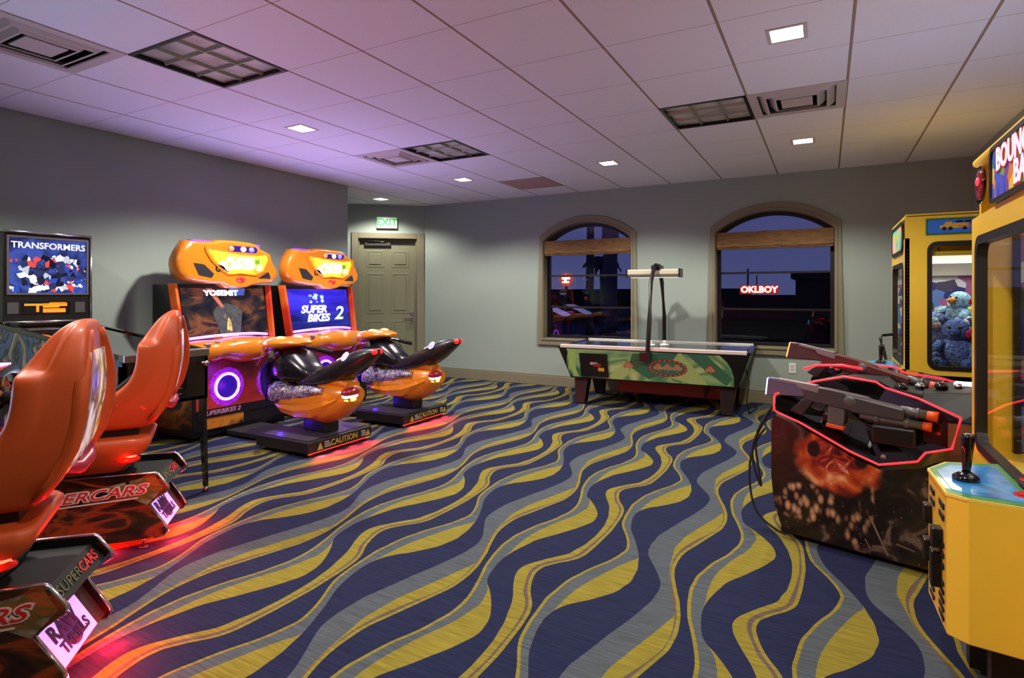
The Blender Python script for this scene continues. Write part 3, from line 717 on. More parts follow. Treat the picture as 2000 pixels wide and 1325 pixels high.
# backbox
b = MB(); b.box(.12, .34, -.268, .268, 1.07, 1.705); bb = b.build('backbox', BLACK, pb, bevel=.006)
b = MB(); b.box(.15, .30, -.16, .16, .95, 1.07); b.build('neck', BLACK, pb)
q = MB(); q.box(.34, .345, -.238, .238, 1.275, 1.665); q.build('backglass', BB_SKY, bb)
rn = random.Random(5)
q = MB(); 
for k in range(110):
    cy, cz, r_ = rn.gauss(0,.11), rn.uniform(1.29,1.545), rn.uniform(.012,.04); a0 = rn.uniform(0,6.28); n = rn.randint(3,6)
    q.add([(.3452+k*.00002, max(-.236,min(.236,cy+r_*rn.uniform(.5,1.3)*math.cos(a0+6.283*i/n))), max(1.277,min(1.60,cz+r_*rn.uniform(.5,1.3)*math.sin(a0+6.283*i/n)))) for i in range(n)], [list(range(n))])
q.build('backglass_shards', BB_ART, bb)
q = MB(); q.text('TRANSFORMERS', .062, (.3485,.0,1.612), (0,1,0), (0,0,1), 0, .0006, bold=.001, sx=1.0); q.build('title_lettering', lamp_mat('title_silver', (205,205,215), .9), bb)
q = MB(); q.band([(-.238,1.275),(.238,1.275),(.238,1.665),(-.238,1.665)], [(-.25,1.263),(.25,1.263),(.25,1.677),(-.25,1.677)], 'x', .34, .35, closed=True); q.build('glass_trim', mat('trim_silver', (120,112,120), .35, .6), bb)
q = MB(); q.box(.34, .344, -.16, .13, 1.125, 1.215); q.build('score_window', BLACKG, bb)
q = MB()
for y, z, w_, h_ in ((-.15,1.185,.14,.014),(-.08,1.14,.016,.045),(-.04,1.17,.10,.03),(.06,1.18,.05,.024),(-.04,1.135,.14,.028),(.0,1.195,.1,.012)): q.box(.344, .3452, y, y+w_, z, z+h_)
q.build('score_display', lamp_mat('dmd_orange', (255,110,20), 1.6), bb)
for y in (-.215, .195):
    q = MB(); q.box(.34, .346, y-.032, y+.032, 1.13, 1.21); q.build('speaker_grille', mat('grille_grey', (60,58,60), .6), bb)
q = MB(); q.tube([(.35,-.268,1.705),(.35,.268,1.705)], .009); q.tube([(.35,.268,1.07),(.35,.268,1.705)], .006); q.tube([(.35,-.268,1.07),(.35,.268,1.07)], .009); q.build('edge_trim', CHROME, bb)
# ------------------------------------------------------------------ motorbike machines
SBO = mat('bike_orange', (208,122,24), .28, coat=.5)
SB_PANEL = art('bike_panel_art', [(60,12,14),(140,36,28),(170,52,36),(90,20,22)], scale=2.5, detail=4, rough=.35)
SB_DARKART = art('bike_dark_art', [(10,9,12),(16,13,16),(150,80,20),(12,10,12),(210,130,30)], scale=2.2, detail=5, dist=1.0, rough=.35, lo=.42, hi=.74)
MARQ = art('bike_marquee_art', [(200,50,20),(240,150,30),(255,225,60),(255,190,40),(210,70,24)], scale=3, detail=3, es=.45, rough=.3)
PURPLE_L = lamp_mat('purple_neon', (205,120,255), 3.2)
SCREEN_A = art('screen_valley', [(6,8,16),(16,18,32),(40,34,36),(104,66,44),(30,24,40)], scale=2.6, stretch=(1,1.2,2.2), detail=6, dist=.8, es=.55, rough=.08)
SCREEN_B = art('screen_blue', [(20,16,110),(46,40,190),(70,60,225),(24,20,130)], scale=1.6, stretch=(1,.4,2.5), detail=3, es=.85, rough=.08)
SCREEN_D = art('screen_dark', [(10,10,60),(16,20,90),(40,50,150)], scale=4, stretch=(1,.3,3), es=.7, rough=.08)
CHROME_P = art('engine_chrome', [(30,22,48),(190,180,200),(60,40,110),(230,225,235),(40,30,60)], scale=22, detail=3, rough=.2)
CHROME_P.node_tree.nodes['Principled BSDF'].inputs['Metallic'].default_value = .35
def bike_game(y0, lab, g, blue):
    t = thing('motorbike_game', lab, 'arcade machine', (-5.30, y0, 0), 0, g)
    HW = .475
    b = MB(); b.prism([(.02,.04),(.60,.04),(.62,.10),(.62,.70),(.50,.80),(.42,.84),(.33,1.36),(.02,1.36)], 'y', -HW, HW); cab = b.build('cabinet', BLACK, t, bevel=.008)
    for s in (-1, 1):
        q = MB(); q.prism([(.04,.10),(.6,.10),(.6,.44),(.4,.52),(.3,.40),(.04,.46)], 'y', s*HW-(.002 if s < 0 else 0), s*HW+(.002 if s > 0 else 0)); q.build('side_art', SB_DARKART, cab)
    # screen with coloured uprights
    def sp(u, off=0): # along the screen slope from z .84 to 1.36
        return (.42-.09*u+off, .84+.52*u)
    u0, u1 = .05, .93
    q = MB(); a, c = sp(u0,.006), sp(u1,.006)
    q.add([(a[0],-.425,a[1]),(a[0],.425,a[1]),(c[0],.425,c[1]),(c[0],-.425,c[1])], [(0,1,2,3)])
    scr = q.build('screen', SCREEN_B if blue else SCREEN_A, t)
    for s in (-1, 1):
        q = MB(); a, c = sp(0,.0), sp(1,.0)
        q.loft([[(a[0]-.02,s*.43,a[1]),(a[0]+.05,s*.445,a[1]),(a[0]+.05,s*.47,a[1]),(a[0]-.02,s*.49,a[1])],[(c[0]-.02,s*.45,c[1]),(c[0]+.045,s*.465,c[1]),(c[0]+.045,s*.49,c[1]),(c[0]-.02,s*.51,c[1])]], smooth=False)
        q.build('upright', art('upright_art', [(120,20,24),(190,50,30),(225,140,40)], scale=1.8, detail=2, rough=.3), t)
    su = Vector((-.09,0,.52)).normalized(); sn = Vector((.52,0,.09)).normalized()
    def son(y, u, off): p = sp(u); return Vector((p[0]+.006, y, p[1]))+sn*off
    def spoly(pts, off=.001): return [son(y, u, off) for y, u in pts]
    LW = lamp_mat('screen_white', (240,245,255), 1.3)
    if blue:
        q = MB(); q.poly(spoly([(-.425,u0),(.425,u0),(.425,.42),(.30,.46),(.0,.40),(-.2,.45),(-.425,.40)], .0012)); q.build('screen_ground', SCREEN_D, scr)
        q = MB(); q.text('SUPER', .112, son(-.10,.50,.003), (0,1,0), su, 0, .0005, bold=.004, shear=.3, sx=1.15); q.text('BIKES', .112, son(-.05,.32,.003), (0,1,0), su, 0, .0005, bold=.004, shear=.3, sx=1.15); q.build('screen_lettering', LW, scr)
        q = MB(); q.text('2', .21, son(.25,.40,.003), (0,1,0), su, 0, .0005, bold=.003, shear=.3, sx=1.3); q.build('screen_numeral', lamp_mat('screen_green', (190,235,180), 1.2), scr)
        q = MB(); rn = random.Random(2)
        for k in range(14):
            cy, cu, r_ = rn.uniform(-.16,.06), rn.uniform(.66,.80), rn.uniform(.014,.034)
            q.poly([son(cy+r_*rn.uniform(.6,1.4)*math.cos(i*1.257), cu+r_*1.6*rn.uniform(.6,1.4)*math.sin(i*1.257), .002+k*.0001) for i in range(5)])
        q.build('screen_rider', art('rider_art', [(20,40,110),(190,230,250),(60,120,200),(240,250,255)], scale=18, es=.9), scr)
    else:
        q = MB(); q.text('YOSEMIT', .068, son(-.035,.84,.003), (0,1,0), su, 0, .0005, bold=.004, sx=1.25); q.build('screen_lettering', LW, scr)
        q = MB(); q.poly(spoly([(-.08,u0+.06),(.12,u0+.06),(.16,.50),(.10,.62),(.0,.66),(-.10,.60),(-.14,.5)], .0012)); q.build('screen_cliff', art('screen_cliff', [(30,34,44),(70,76,80),(50,52,60),(100,100,96)], scale=14, es=.45), scr)
        q = MB(); q.poly(spoly([(-.02,.16),(.04,.16),(.035,.32),(.01,.42),(-.005,.32)], .002)); q.build('screen_bike', art('screen_bike', [(90,80,40),(200,180,110),(60,50,30)], scale=20, es=.7), scr)
        q = MB(); q.poly(spoly([(-.19,.93),(-.13,.93),(-.02,.60),(-.05,.58)], .0018)); q.build('screen_beam', lamp_mat('beam', (150,90,70), .6), scr)
        q = MB(); q.poly(spoly([(.05,.93),(.22,.93),(.2,.80),(.09,.80)], .0008)); q.build('screen_sky', lamp_mat('screen_sky', (70,100,170), .6), scr)
    q = MB(); p = son(.02,.055,.004); q.box(p.x-.002, p.x+.001, -.07, .09, p.z-.008, p.z+.010); q.build('screen_caption', LW, scr)
    # header fairing, from the front outline (y, z)
    O = [(115,370),(120,300),(150,220),(215,110),(330,118),(470,108),(520,82),(700,74),(880,82),(960,100),(1005,145),(1100,180),(1165,300),(1220,400),(1210,465),(1150,520),(1040,535),(930,548),(850,580),(760,592),(640,590),(560,545),(440,548),(310,530),(180,510),(128,440)]
    yz = lambda c, k=1.0, ky=None: ((c[0]-670)*.00094*k, 1.545+((335-c[1])*.00086)*(ky or k))
    MB.T0 = Matrix.Translation((-.125,0,0))
    q = MB()
    rings = []
    for x, k in ((.40,.88),(.43,.96),(.47,1.0),(.55,1.0),(.575,.98),(.587,.945),(.593,.88)):
        rings.append([(x+(.0 if x < .5 else .0), *yz(c, k)) for c in O])
    q.loft(rings); hdr = q.build('header', SBO, t)
    def hpoly(pts, x, k=.80): return [(x, *yz(c, k)) for c in pts]
    def hx(c): # depth of the header surface near a front point
        r = max(abs(c[0]-670)/560, abs(c[1]-335)/255)
        return .593 if r < .86 else .593-(r-.86)*.3
    lens_o = [(385,165),(580,185),(760,205),(960,210),(1085,190),(1105,250),(1040,400),(930,455),(760,440),(620,455),(540,400),(450,310),(395,215)]
    sh = lambda pts, f: [((p[0]-740)*f+740, (p[1]-320)*f+320) for p in pts]
    q = MB(); q.band([yz(c,.97,.92) for c in sh(lens_o,.95)], [yz(c,.97,.92) for c in sh(lens_o,1.06)], 'x', .56, .604, closed=True); q.build('marquee_rim', SBO, hdr, bevel=.004)
    q = MB(); q.prism([yz(c,.97,.92) for c in sh(lens_o,.96)], 'x', .56, .597); mq = q.build('marquee', MARQ, hdr)
    q = MB(); q.text('SUPER', .07, (.5985,.07,1.585), (0,1,0), (0,0,1), 0, .0006, bold=.005, shear=.3, sx=1.5); q.text('BIKES 2', .07, (.5985,.13,1.525), (0,1,0), (0,0,1), 0, .0006, bold=.005, shear=.3, sx=1.5); q.build('marquee_lettering', lamp_mat('marquee_white', (255,240,235), 1.0), mq)
    q = MB(); w0 = (.5985,)
    for c, r0, r1 in ((-.125,.028,.017),(-.035,.026,.016)):
        q.band([(y+c-.02,z+1.50) for y,z in circ(0,0,r1,n=16)], [(y+c-.02,z+1.50) for y,z in circ(0,0,r0,n=16)], 'x', .5972, .5990, closed=True)
    q.prism([(-.15,1.525),(-.06,1.53),(-.04,1.50),(-.09,1.49)], 'x', .5972, .5992); q.prism([(-.16,1.54),(-.13,1.515),(-.11,1.53)], 'x', .5972, .5992)
    q.build('rider_outline', BLACK, mq)
    q = MB(); q.prism([(-.15,1.545),(-.10,1.575),(-.06,1.555),(-.07,1.525),(-.11,1.52)], 'x', .5972, .5988); q.prism([(-.10,1.53),(-.06,1.54),(-.03,1.49),(-.06,1.48)], 'x', .5972, .5995); q.build('rider_body', lamp_mat('marquee_white', (255,240,235), 1.0), mq)
    q = MB(); q.box(.597, .5992, .235, .285, 1.555, 1.60); q.build('green_badge', mat('badge_green', (90,140,40), .4, emit=(90,150,40), es=.4), mq)
    for pts in ([(255,340),(360,352),(465,455),(440,500),(310,472)], [(965,490),(1080,418),(1190,388),(1203,450),(1110,492)]):
        q = MB(); vs = [(hx(c)+.004, *yz(c,.97,.92)) for c in pts]; vb = [(x-.05,y,z) for x,y,z in vs]; n = len(vs)
        q.add(vs+vb, [list(range(n)), *[(i,(i+1)%n,n+(i+1)%n,n+i) for i in range(n)]])
        q.build('speaker_grille', BLACKM, hdr)
    q = MB(); q.ball((.594,.085,1.405), (.022,.05,.024)); q.build('warning_lamp', mat('lamp_red', (200,30,24), .15, emit=(255,40,20), es=.45, coat=.6), hdr)
    q = MB(); q.prism([yz(c,.97,.90) for c in rrect(612,962,108,185,36)], 'x', .56, .598); lb = q.build('light_bar', mat('bar_violet', (40,20,90), .2, emit=(60,20,160), es=.35), hdr, bevel=.01)
    for cx, c in ((650,(255,120,70)),(788,(255,250,240)),(885,(110,110,255))):
        q = MB(); p = yz((cx,147),.97,.90); q.ball((.598,*p), (.014,.03,.024)); q.build('lamp', lamp_mat('bar_lamp_%d' % cx, c, 3 if cx == 788 else 1.4), lb)
    q = MB(); q.prism(rrect(.43,.53,-.36,.36,.04), 'z', 1.72, 1.752); q.build('added_top_glow', lamp_mat('violet_top_glow', (150,70,255), .4), hdr)  # added glowing piece, meant to send violet light up at the ceiling
    MB.T0 = None
    light('violet_fill', 'AREA', (.74,0,.955), FILL_POWER, (186,172,255), t, size=.5, rot=(R(180),R(24),0), spread=R(165))  # added fill, boosts the dash neon's violet on the ceiling
    # dash fairing under the screen
    def dr(y, x1, zt, zb, x0=.36): return [(x0,y,zb),(x0,y,zt-.02),(x0+.08,y,zt),(x1-.08,y,zt-.01),(x1-.02,y,zt-.035),(x1,y,(zt+zb)/2),(x1-.03,y,zb)]
    q = MB(); q.loft([dr(y,x1,zt,zb) for y,x1,zt,zb in ((-.50,.62,.845,.71),(-.42,.68,.858,.68),(-.30,.75,.872,.66),(-.22,.72,.862,.70),(-.1,.78,.885,.65),(.02,.82,.888,.64),(.14,.78,.882,.65),(.24,.72,.862,.70),(.32,.75,.866,.66),(.42,.68,.855,.68),(.50,.62,.845,.71))])
    dash = q.build('dash', SBO, t); s_ = dash.modifiers.new('s', 'SUBSURF'); s_.levels = 1; s_.render_levels = 2
    q = MB(); q.tube([(.52-.10*(y/.4)**2, y, .872+.028*(1-(y/.42)**2)) for y in [-.42+.07*i for i in range(13)]], .012, 8); q.build('neon_arc', PURPLE_L, dash)
    q = MB(); rn = random.Random(11)
    for k in range(16):
        y = rn.uniform(-.42,-.14) if k < 9 else rn.uniform(.12,.34); q.ball((rn.uniform(.64,.70), y, rn.uniform(.80,.855)), (rn.uniform(.012,.024), rn.uniform(.014,.035), rn.uniform(.008,.014)), nu=8, nv=6)
    q.build('chrome_studs', CHROME, dash)
    q = MB(); q.box(.40, .62, -.5, .5, .69, .735); q.build('dash_shelf', BLACK, dash, bevel=.01)
    # knee panel with speaker ring
    q = MB(); q.box(.62, .626, -.455, .455, .27, .69); kp = q.build('knee_panel', SB_PANEL, t)
    for s, yc in ((-1,-.17),(1,.30)):
        q = MB(); q.tube([(.634,*p) for p in circ(yc,.45,.112,n=36)], .012, 8, closed=True); q.build('neon_ring', lamp_mat('neon_ring', (215,120,255), 4.5), kp)
        q = MB(); q.cyl((.626,yc,.45), (.630,yc,.45), .104, n=32); q.build('speaker_cone', mat('ring_core', (26,8,80), .4, emit=(50,10,190), es=.4), kp)
        q = MB(); q.band(circ(yc,.45,.118,n=32), circ(yc,.45,.17,n=32), 'x', .626, .6275, closed=True); q.build('halo_print', art('halo_art', [(120,10,120),(190,40,220),(90,10,120),(220,120,240)], scale=40, es=.35), kp)
    q = MB(); q.box(.62, .627, -.455, .455, .20, .272); q.build('lower_band', BLACK, kp)
    q = MB(); q.text('SUPERBIKES 2', .055, (.628,-.22,.238), (0,1,0), (0,0,1), 0, .001, bold=.0015, shear=.3, sx=1.1); q.build('lettering', mat('pink_print', (170,120,135), .4), kp)
    q = MB(); q.box(.60, .622, -.40, .0, .10, .20); q.build('toe_panel', art('toe_art', [(20,14,12),(150,90,24),(190,120,36),(30,20,14)], scale=5, detail=4), kp)
    # platform with caution strip
    q = MB(); q.box(1.22, 1.82, -.33, .37, .035, .125); pl = q.build('platform', mat('platform_black', (20,18,22), .45, bump=.05, bscale=300), t, bevel=.008)
    q = MB(); q.box(1.25, 1.79, -.30, .34, .125, .131); q.build('tread_mat', mat('tread', (50,44,58), .5, bump=.2, bscale=200), pl)
    q = MB(); q.text('CAUTION', .066, (1.8215,.05,.078), (0,1,0), (0,0,1), 0, .0006, bold=.001, sx=1.0); q.prism([(-.24,.05),(-.21,.105),(-.18,.05)], 'x', 1.8205, 1.822); q.prism([(.30,.05),(.325,.105),(.35,.05)], 'x', 1.8205, 1.822); q.build('caution_lettering', mat('caution_yellow', (176,160,60), .5), pl)
    q = MB()
    for yy in (-.165,.245):
        for k in range(3): q.box(1.8205, 1.8215, yy, yy+.07-.012*k, .058+k*.018, .066+k*.018)
    q.build('warning_lines', mat('pale_print2', (190,188,180), .5), pl)
    q = MB(); q.box(.60, 1.22, -.16, .20, .02, .06); q.build('track', BLACKM, t, bevel=.006)
    q = MB(); q.box(1.78, 1.80, -.30, .34, .024, .034); q.build('under_led', lamp_mat('red_led2', (255,50,30), 3), pl)
    for yy in (-.22, -.04, .13, .30): light('under_glow', 'SPOT', (1.826,yy,.036), 7, (255,50,44), t, size=.008, rot=(0,R(-58),0), spot_size=R(165), spot_blend=.6)
    for yy in (-.28,.32):
        for xx in (1.26,1.78):
            q = MB(); q.cyl((xx,yy,0), (xx,yy,.04), .016); q.build('foot', STEEL, pl)
    # the ride-on bike
    def oval(x, yc, zc, hy, hz, n=16, flat=1): return [(x, yc+hy*math.copysign(abs(math.cos(q))**.8, math.cos(q)), zc+hz*math.copysign(abs(math.sin(q))**.8, math.sin(q))) for q in [2*math.pi*i/n for i in range(n)]]
    q = MB(); q.loft([oval(x,.02,(a+c)/2,h,(a-c)/2) for x,a,c,h in ((1.03,.42,.36,.04),(1.10,.48,.30,.10),(1.25,.50,.262,.15),(1.42,.50,.232,.17),(1.60,.535,.212,.175),(1.72,.555,.205,.17),(1.84,.55,.255,.155),(1.93,.535,.33,.125),(1.985,.51,.40,.09))])
    fr = q.build('lower_fairing', SBO, t)
    for s in (-1, 1):
        q = MB(); yy = .02+s*.155
        q.loft([[(x,yy-s*.03,zc-h),(x,yy+s*o,zc-h*.6),(x,yy+s*(o+.014),zc),(x,yy+s*o,zc+h*.6),(x,yy-s*.03,zc+h)] for x,zc,h,o in ((1.08,.42,.06,-.05),(1.16,.43,.095,-.01),(1.26,.44,.09,.008),(1.38,.445,.06,.014),(1.50,.455,.06,.018),(1.62,.475,.05,.02),(1.76,.49,.022,.014))])
        for cx, cz, r_ in ((1.20,.43,.07),(1.32,.46,.032),(1.38,.43,.036),(1.46,.455,.034),(1.54,.45,.03),(1.60,.47,.034),(1.68,.485,.022)):
            q.ball((cx,yy+s*.012,cz), (r_,.02,r_), nu=10, nv=6)
        q.build('engine', CHROME_P, fr)
    q = MB(); q.box(1.45, 1.72, -.05, .09, .131, .24); q.build('pivot', BLACK, t, bevel=.01)
    # twin exhaust lamp at the tail end
    for k, (zz, hh, mm) in enumerate(((.485,.042,mat('exhaust_red', (120,20,40), .2, emit=(150,20,40), es=.3, coat=.5)),(.455,.03,lamp_mat('exhaust_white', (255,245,240), 2.2)),(.425,.026,lamp_mat('exhaust_yellow', (255,235,110), 1.3)))):
        q = MB(); q.ball((1.955-.006*k,-.02,zz), (.05,.095-.012*k,hh), nu=14, nv=8); q.build('tail_lens', mm, fr)
    q = MB(); q.loft([oval(x,.02,z,h,th) for x,z,h,th in ((1.60,.535,.12,.05),(1.68,.56,.13,.07),(1.78,.575,.115,.065),(1.86,.56,.10,.05),(1.94,.53,.08,.03))]); q.build('seat_cowl', SBO, fr)
    for s in (-1, 1):
        yy = .02+s*.165
        q = MB(); q.loft([[(x,yy+s*o,z0),(x,yy+s*(o+.02),(z0+z1)/2),(x,yy+s*o,z1),(x,yy+s*(o-.05),(z0+z1)/2)] for x,z0,z1,o in ((1.10,.30,.36,-.10),(1.25,.275,.35,-.03),(1.45,.255,.36,.0),(1.65,.27,.40,.003),(1.80,.34,.43,-.012),(1.90,.40,.46,-.04))], smooth=False); q.build('belly_blade', SBO, fr)
    # tank, seat and raised tail
    q = MB(); q.loft([oval(x,.02,z,h,th) for x,z,h,th in ((1.06,.60,.08,.09),(1.14,.64,.14,.14),(1.26,.66,.17,.155),(1.38,.65,.165,.13),(1.48,.60,.13,.09),(1.58,.575,.10,.055))])
    q.build('tank', mat('tank_black', (14,12,20), .25, coat=.5), t)
    q = MB(); q.loft([oval(x,.02,z,h,th) for x,z,h,th in ((1.40,.54,.10,.04),(1.52,.545,.125,.065),(1.66,.575,.14,.088),(1.79,.625,.145,.10),(1.92,.68,.138,.103),(2.03,.733,.115,.09),(2.12,.776,.085,.062),(2.19,.806,.05,.034),(2.215,.816,.03,.018))])
    tl = q.build('tail', mat('tail_black', (20,17,24), .35, coat=.3), t)
    q = MB(); q.ball((2.195,-.01,.815), (.028,.028,.022)); q.ball((2.195,.05,.815), (.028,.028,.022)); q.build('brake_lamp', mat('brake_red', (200,20,26), .15, emit=(255,30,30), es=1.6, coat=.6), tl)
    q = MB(); q.T = Matrix.Translation((1.96,-.088,.774)) @ Matrix.Rotation(R(-24), 4, 'Y') @ Matrix.Rotation(R(50), 4, 'X')
    q.band([(x,y) for x,y in circ(0,0,.026,.030,n=20)], [(x,y) for x,y in circ(0,0,.038,.043,n=20)], 'z', -.004, .004, closed=True); q.box(-.012,-.004,-.02,.02,-.004,.004); q.box(.006,.014,-.02,.02,-.004,.004); q.box(-.10,-.04,.0,.012,-.006,.002)
    q.build('emblem', mat('emblem_white', (215,215,240), .4, emit=(190,190,255), es=.5), tl)
    # nose fairing, screen and bars
    q = MB(); q.loft([oval(x,.02,z,h,th) for x,z,h,th in ((.98,.80,.10,.05),(1.05,.815,.16,.07),(1.15,.835,.19,.065),(1.25,.845,.185,.05),(1.33,.85,.14,.03),(1.40,.845,.07,.012))])
    ns = q.build('nose_fairing', SBO, t)
    for s in (-1,1):
        q = MB(); q.loft([[(1.0,.02+s*.10,.80),(1.14,.02+s*.19,.80),(1.16,.02+s*.17,.83)],[(.98,.02+s*.12,.72),(1.08,.02+s*.20,.735),(1.1,.02+s*.19,.77)],[(.96,.02+s*.14,.64),(1.0,.02+s*.17,.66),(1.0,.02+s*.15,.68)]]); q.build('cowl_side', SBO, ns)
        q = MB(); q.ball((1.20,.02+s*.09,.893), (.05,.035,.014)); q.build('gauge', lamp_mat('gauge_glow', (220,235,150), .8), ns)
        q = MB(); q.tube([(1.16,.02,.80),(1.22,.02+s*.16,.79),(1.30,.02+s*.27,.765),(1.36,.02+s*.33,.74)], .014, 8); hb = q.build('handlebar', BLACKG, t)
        q = MB(); q.tube([(1.27,.02+s*.235,.775),(1.37,.02+s*.335,.737)], .022, 10); q.build('grip', RUBBER, hb)
        q = MB(); q.tube([(1.06,.02+s*.06,.72),(1.03,.02+s*.06,.50),(1.0,.02+s*.06,.34)], .022, 8); q.build('fork', mat('fork_blue', (20,16,60), .25, .4), t)
    q = MB(); q.loft([[(x,.02-h,z),(x+.02,.02-h*.5,z+.05),(x+.02,.02+h*.5,z+.05),(x,.02+h,z)] for x,z,h in ((1.02,.34,.09),(1.0,.44,.13),(1.0,.54,.15),(1.03,.63,.16),(1.10,.70,.15),(1.18,.73,.12))], closed=False, cap=False)
    fe = q.build('front_fender', mat('fender_blue', (44,30,150), .25, coat=.6), t); so = fe.modifiers.new('so', 'SOLIDIFY'); so.thickness = .02
    light('blue_glow', 'POINT', (.90,-.16,.56), 1.6, (60,20,255), t, size=.02)
    light('blue_glow', 'POINT', (1.35,-.20,.16), .45, (90,40,255), t, size=.02)
    light('violet_glow', 'POINT', (.74,-.17,.45), .7, (190,60,255), t, size=.03)
    return t
FILL_POWER = 12.5
bike_game(3.46, 'yellow-orange motorbike arcade machine showing a dark canyon scene, beside the racing seats', 'motorbike machines', False)
bike_game(4.60, 'yellow-orange motorbike arcade machine with a bright blue screen, next to the exit door', 'motorbike machines', True)
# ------------------------------------------------------------------ air hockey table
HOCK = art('hockey_green', [(66,132,100),(108,176,124),(164,212,142),(84,150,108),(190,224,150)], scale=1.6, stretch=(1,1,1.6), detail=1, dist=1.5, rough=.3, hard=False, lo=.34, hi=.66, rot=(0,.5,0))
ah = thing('air_hockey_table', 'green and black air hockey table with an overhead scorer, below the windows', 'game table', (-1.72, 6.69, 0), R(2.5))
HX, HY_, ZT = 1.03, .53, .687
b = MB(); b.loft([[(-HX,-HY_,ZT-.03),(HX,-HY_,ZT-.03),(HX,HY_,ZT-.03),(-HX,HY_,ZT-.03)],[(-HX+.12,-HY_+.10,.30),(HX-.12,-HY_+.10,.30),(HX-.12,HY_-.10,.30),(-HX+.12,HY_-.10,.30)]], smooth=False)
bd = b.build('body', BLACK, ah, bevel=.01)
def apron(x, z, s=-1): # point on the sloping long side
    u = (ZT-.03-z)/(ZT-.03-.30); return (x, s*(HY_-.10*u+.003), z)
for s in (-1,1):
    q = MB(); out = [(-.93,.645)]+[(-.90-.035*math.sin(math.pi*i/8), .645-.33*i/8) for i in range(1,8)]+[(-.87,.315)]+[(.87,.315)]+[(.87,.42),(.85,.50),(.81,.57),(.74,.64)]
    pts = [apron(x, z, s) for x, z in out]; n = len(pts)
    q.add(pts+[(x, y-s*.004, z) for x, y, z in pts], [list(range(n)), *[(i,(i+1)%n,n+(i+1)%n,n+i) for i in range(n)]]); ap = q.build('side_art', HOCK, bd)
    if s > 0: continue
    off = lambda x, z, o=.002: (apron(x,z,s)[0], apron(x,z,s)[1]+s*o, z)
    q = MB(); q.poly([off(.33,.645),(off(.36,.645)),off(.62,.315),off(.45,.315),off(.14,.40)][::1]); q.poly([off(-.50,.315),off(-.30,.315),off(.05,.60),off(.0,.645),off(-.08,.645)]); q.build('light_rays', mat('hockey_pale', (172,212,136), .35), ap)
    q = MB(); q.poly([off(-.16,.62),off(.33,.645),off(.14,.40),off(.0,.34),off(-.22,.48)]); q.poly([off(.40,.645),off(.60,.645),off(.86,.40),off(.80,.32),off(.62,.45)]); q.build('dark_rays', mat('hockey_deep', (62,126,98), .35), ap)
    q = MB(); q.poly([off(-.90,.64),off(-.80,.64),off(-.835,.50),off(-.83,.40),off(-.80,.32),off(-.86,.32),off(-.915,.45)]); q.build('leaf_stripe', mat('hockey_lime', (168,214,118), .35), ap)
    def shape(pts, o, mm, name):
        q = MB()
        for P in pts: q.poly([off(x,z,o) for x,z in P])
        return q.build(name, mm, ap)
    tan = mat('print_tan', (196,150,116), .4); rd = mat('print_red', (150,44,44), .4)
    shape([circ(.21,.475,.205,.095,n=36)], .003, rd, 'logo_ring'); shape([circ(.21,.475,.175,.072,n=36)], .004, mat('hockey_deep'), 'logo_field')
    for k in range(22):
        a = 2*math.pi*k/22; shape([circ(.21+.19*math.cos(a), .475+.083*math.sin(a), .011, .008, n=6)], .005, tan, 'logo_bead')
    def clover(cx, cz, r): return [circ(cx-r*.75,cz,r*.8,r*.6,n=14), circ(cx+r*.75,cz,r*.8,r*.6,n=14), circ(cx,cz+r*.75,r*.8,r*.6,n=14), [(cx-.004,cz),(cx+.004,cz),(cx+.010,cz-r*1.3),(cx+.002,cz-r*1.3)]]
    shape(sum([clover(.21+d,.475,.034) for d in (-.10,.0,.10)], []), .006, tan, 'logo_clovers')
    for cx, cz in ((-.21,.478),(.645,.478)): shape(clover(cx,cz,.038), .004, rd, 'clover_edge'); shape(clover(cx,cz,.032), .005, tan, 'clover')
    q = MB(); pts = [(-.77,.60),(-.45,.60),(-.45,.33),(-.77,.33)]; v = [off(x,z,.02) for x,z in pts]; v2 = [off(x,z,-.002) for x,z in pts]
    q.add(v+v2, [(0,1,2,3)]+[(i,(i+1)%4,4+(i+1)%4,4+i) for i in range(4)]); cp = q.build('coin_panel', BLACK, bd)
    q = MB(); q.poly([off(-.65,.50,.0215),off(-.56,.50,.0215),off(-.56,.475,.0215),off(-.65,.47,.0215)]); q.build('coin_label', mat('pale_print2', (190,188,180), .5), cp)
    q = MB(); q.poly([off(-.60,.485,.022),off(-.52,.485,.022),off(-.53,.45,.022),off(-.62,.45,.022)]); q.build('coin_stripe', mat('print_red'), cp)
    q = MB(); q.poly([off(-.56,.44,.0215),off(-.49,.44,.0215),off(-.49,.40,.0215),off(-.56,.40,.0215)]); q.build('price_sticker', mat('sticker_yellow', (190,150,50), .5, emit=(190,140,40), es=.2), cp)
b = MB(); b.box(-HX+.05, HX-.05, -HY_+.05, HY_-.05, ZT-.028, ZT-.012); pf = b.build('playing_surface', mat('ice_dark', (70,74,86), .12, coat=.5), ah)
for s in (-1,1):
    q = MB(); q.prism([(s*(HY_-.055),ZT-.03),(s*(HY_+.006),ZT-.03),(s*(HY_+.006),ZT),(s*(HY_-.02),ZT+.006),(s*(HY_-.055),ZT-.004)], 'x', -HX+.03, HX-.03); q.build('side_rail', mat('rail_white', (228,226,220), .3, .2), ah)
    q = MB(); q.band([(x*.94*s,y*.92) for x,y in ((HX*.5,-HY_),(HX,-HY_),(HX,HY_),(HX*.5,HY_))], [(x*1.01*s,y*1.01) for x,y in ((HX*.5,-HY_),(HX,-HY_),(HX,HY_),(HX*.5,HY_))], 'z', ZT-.033, ZT-.008); q.build('end_rail', BLACKG, ah, bevel=.005)
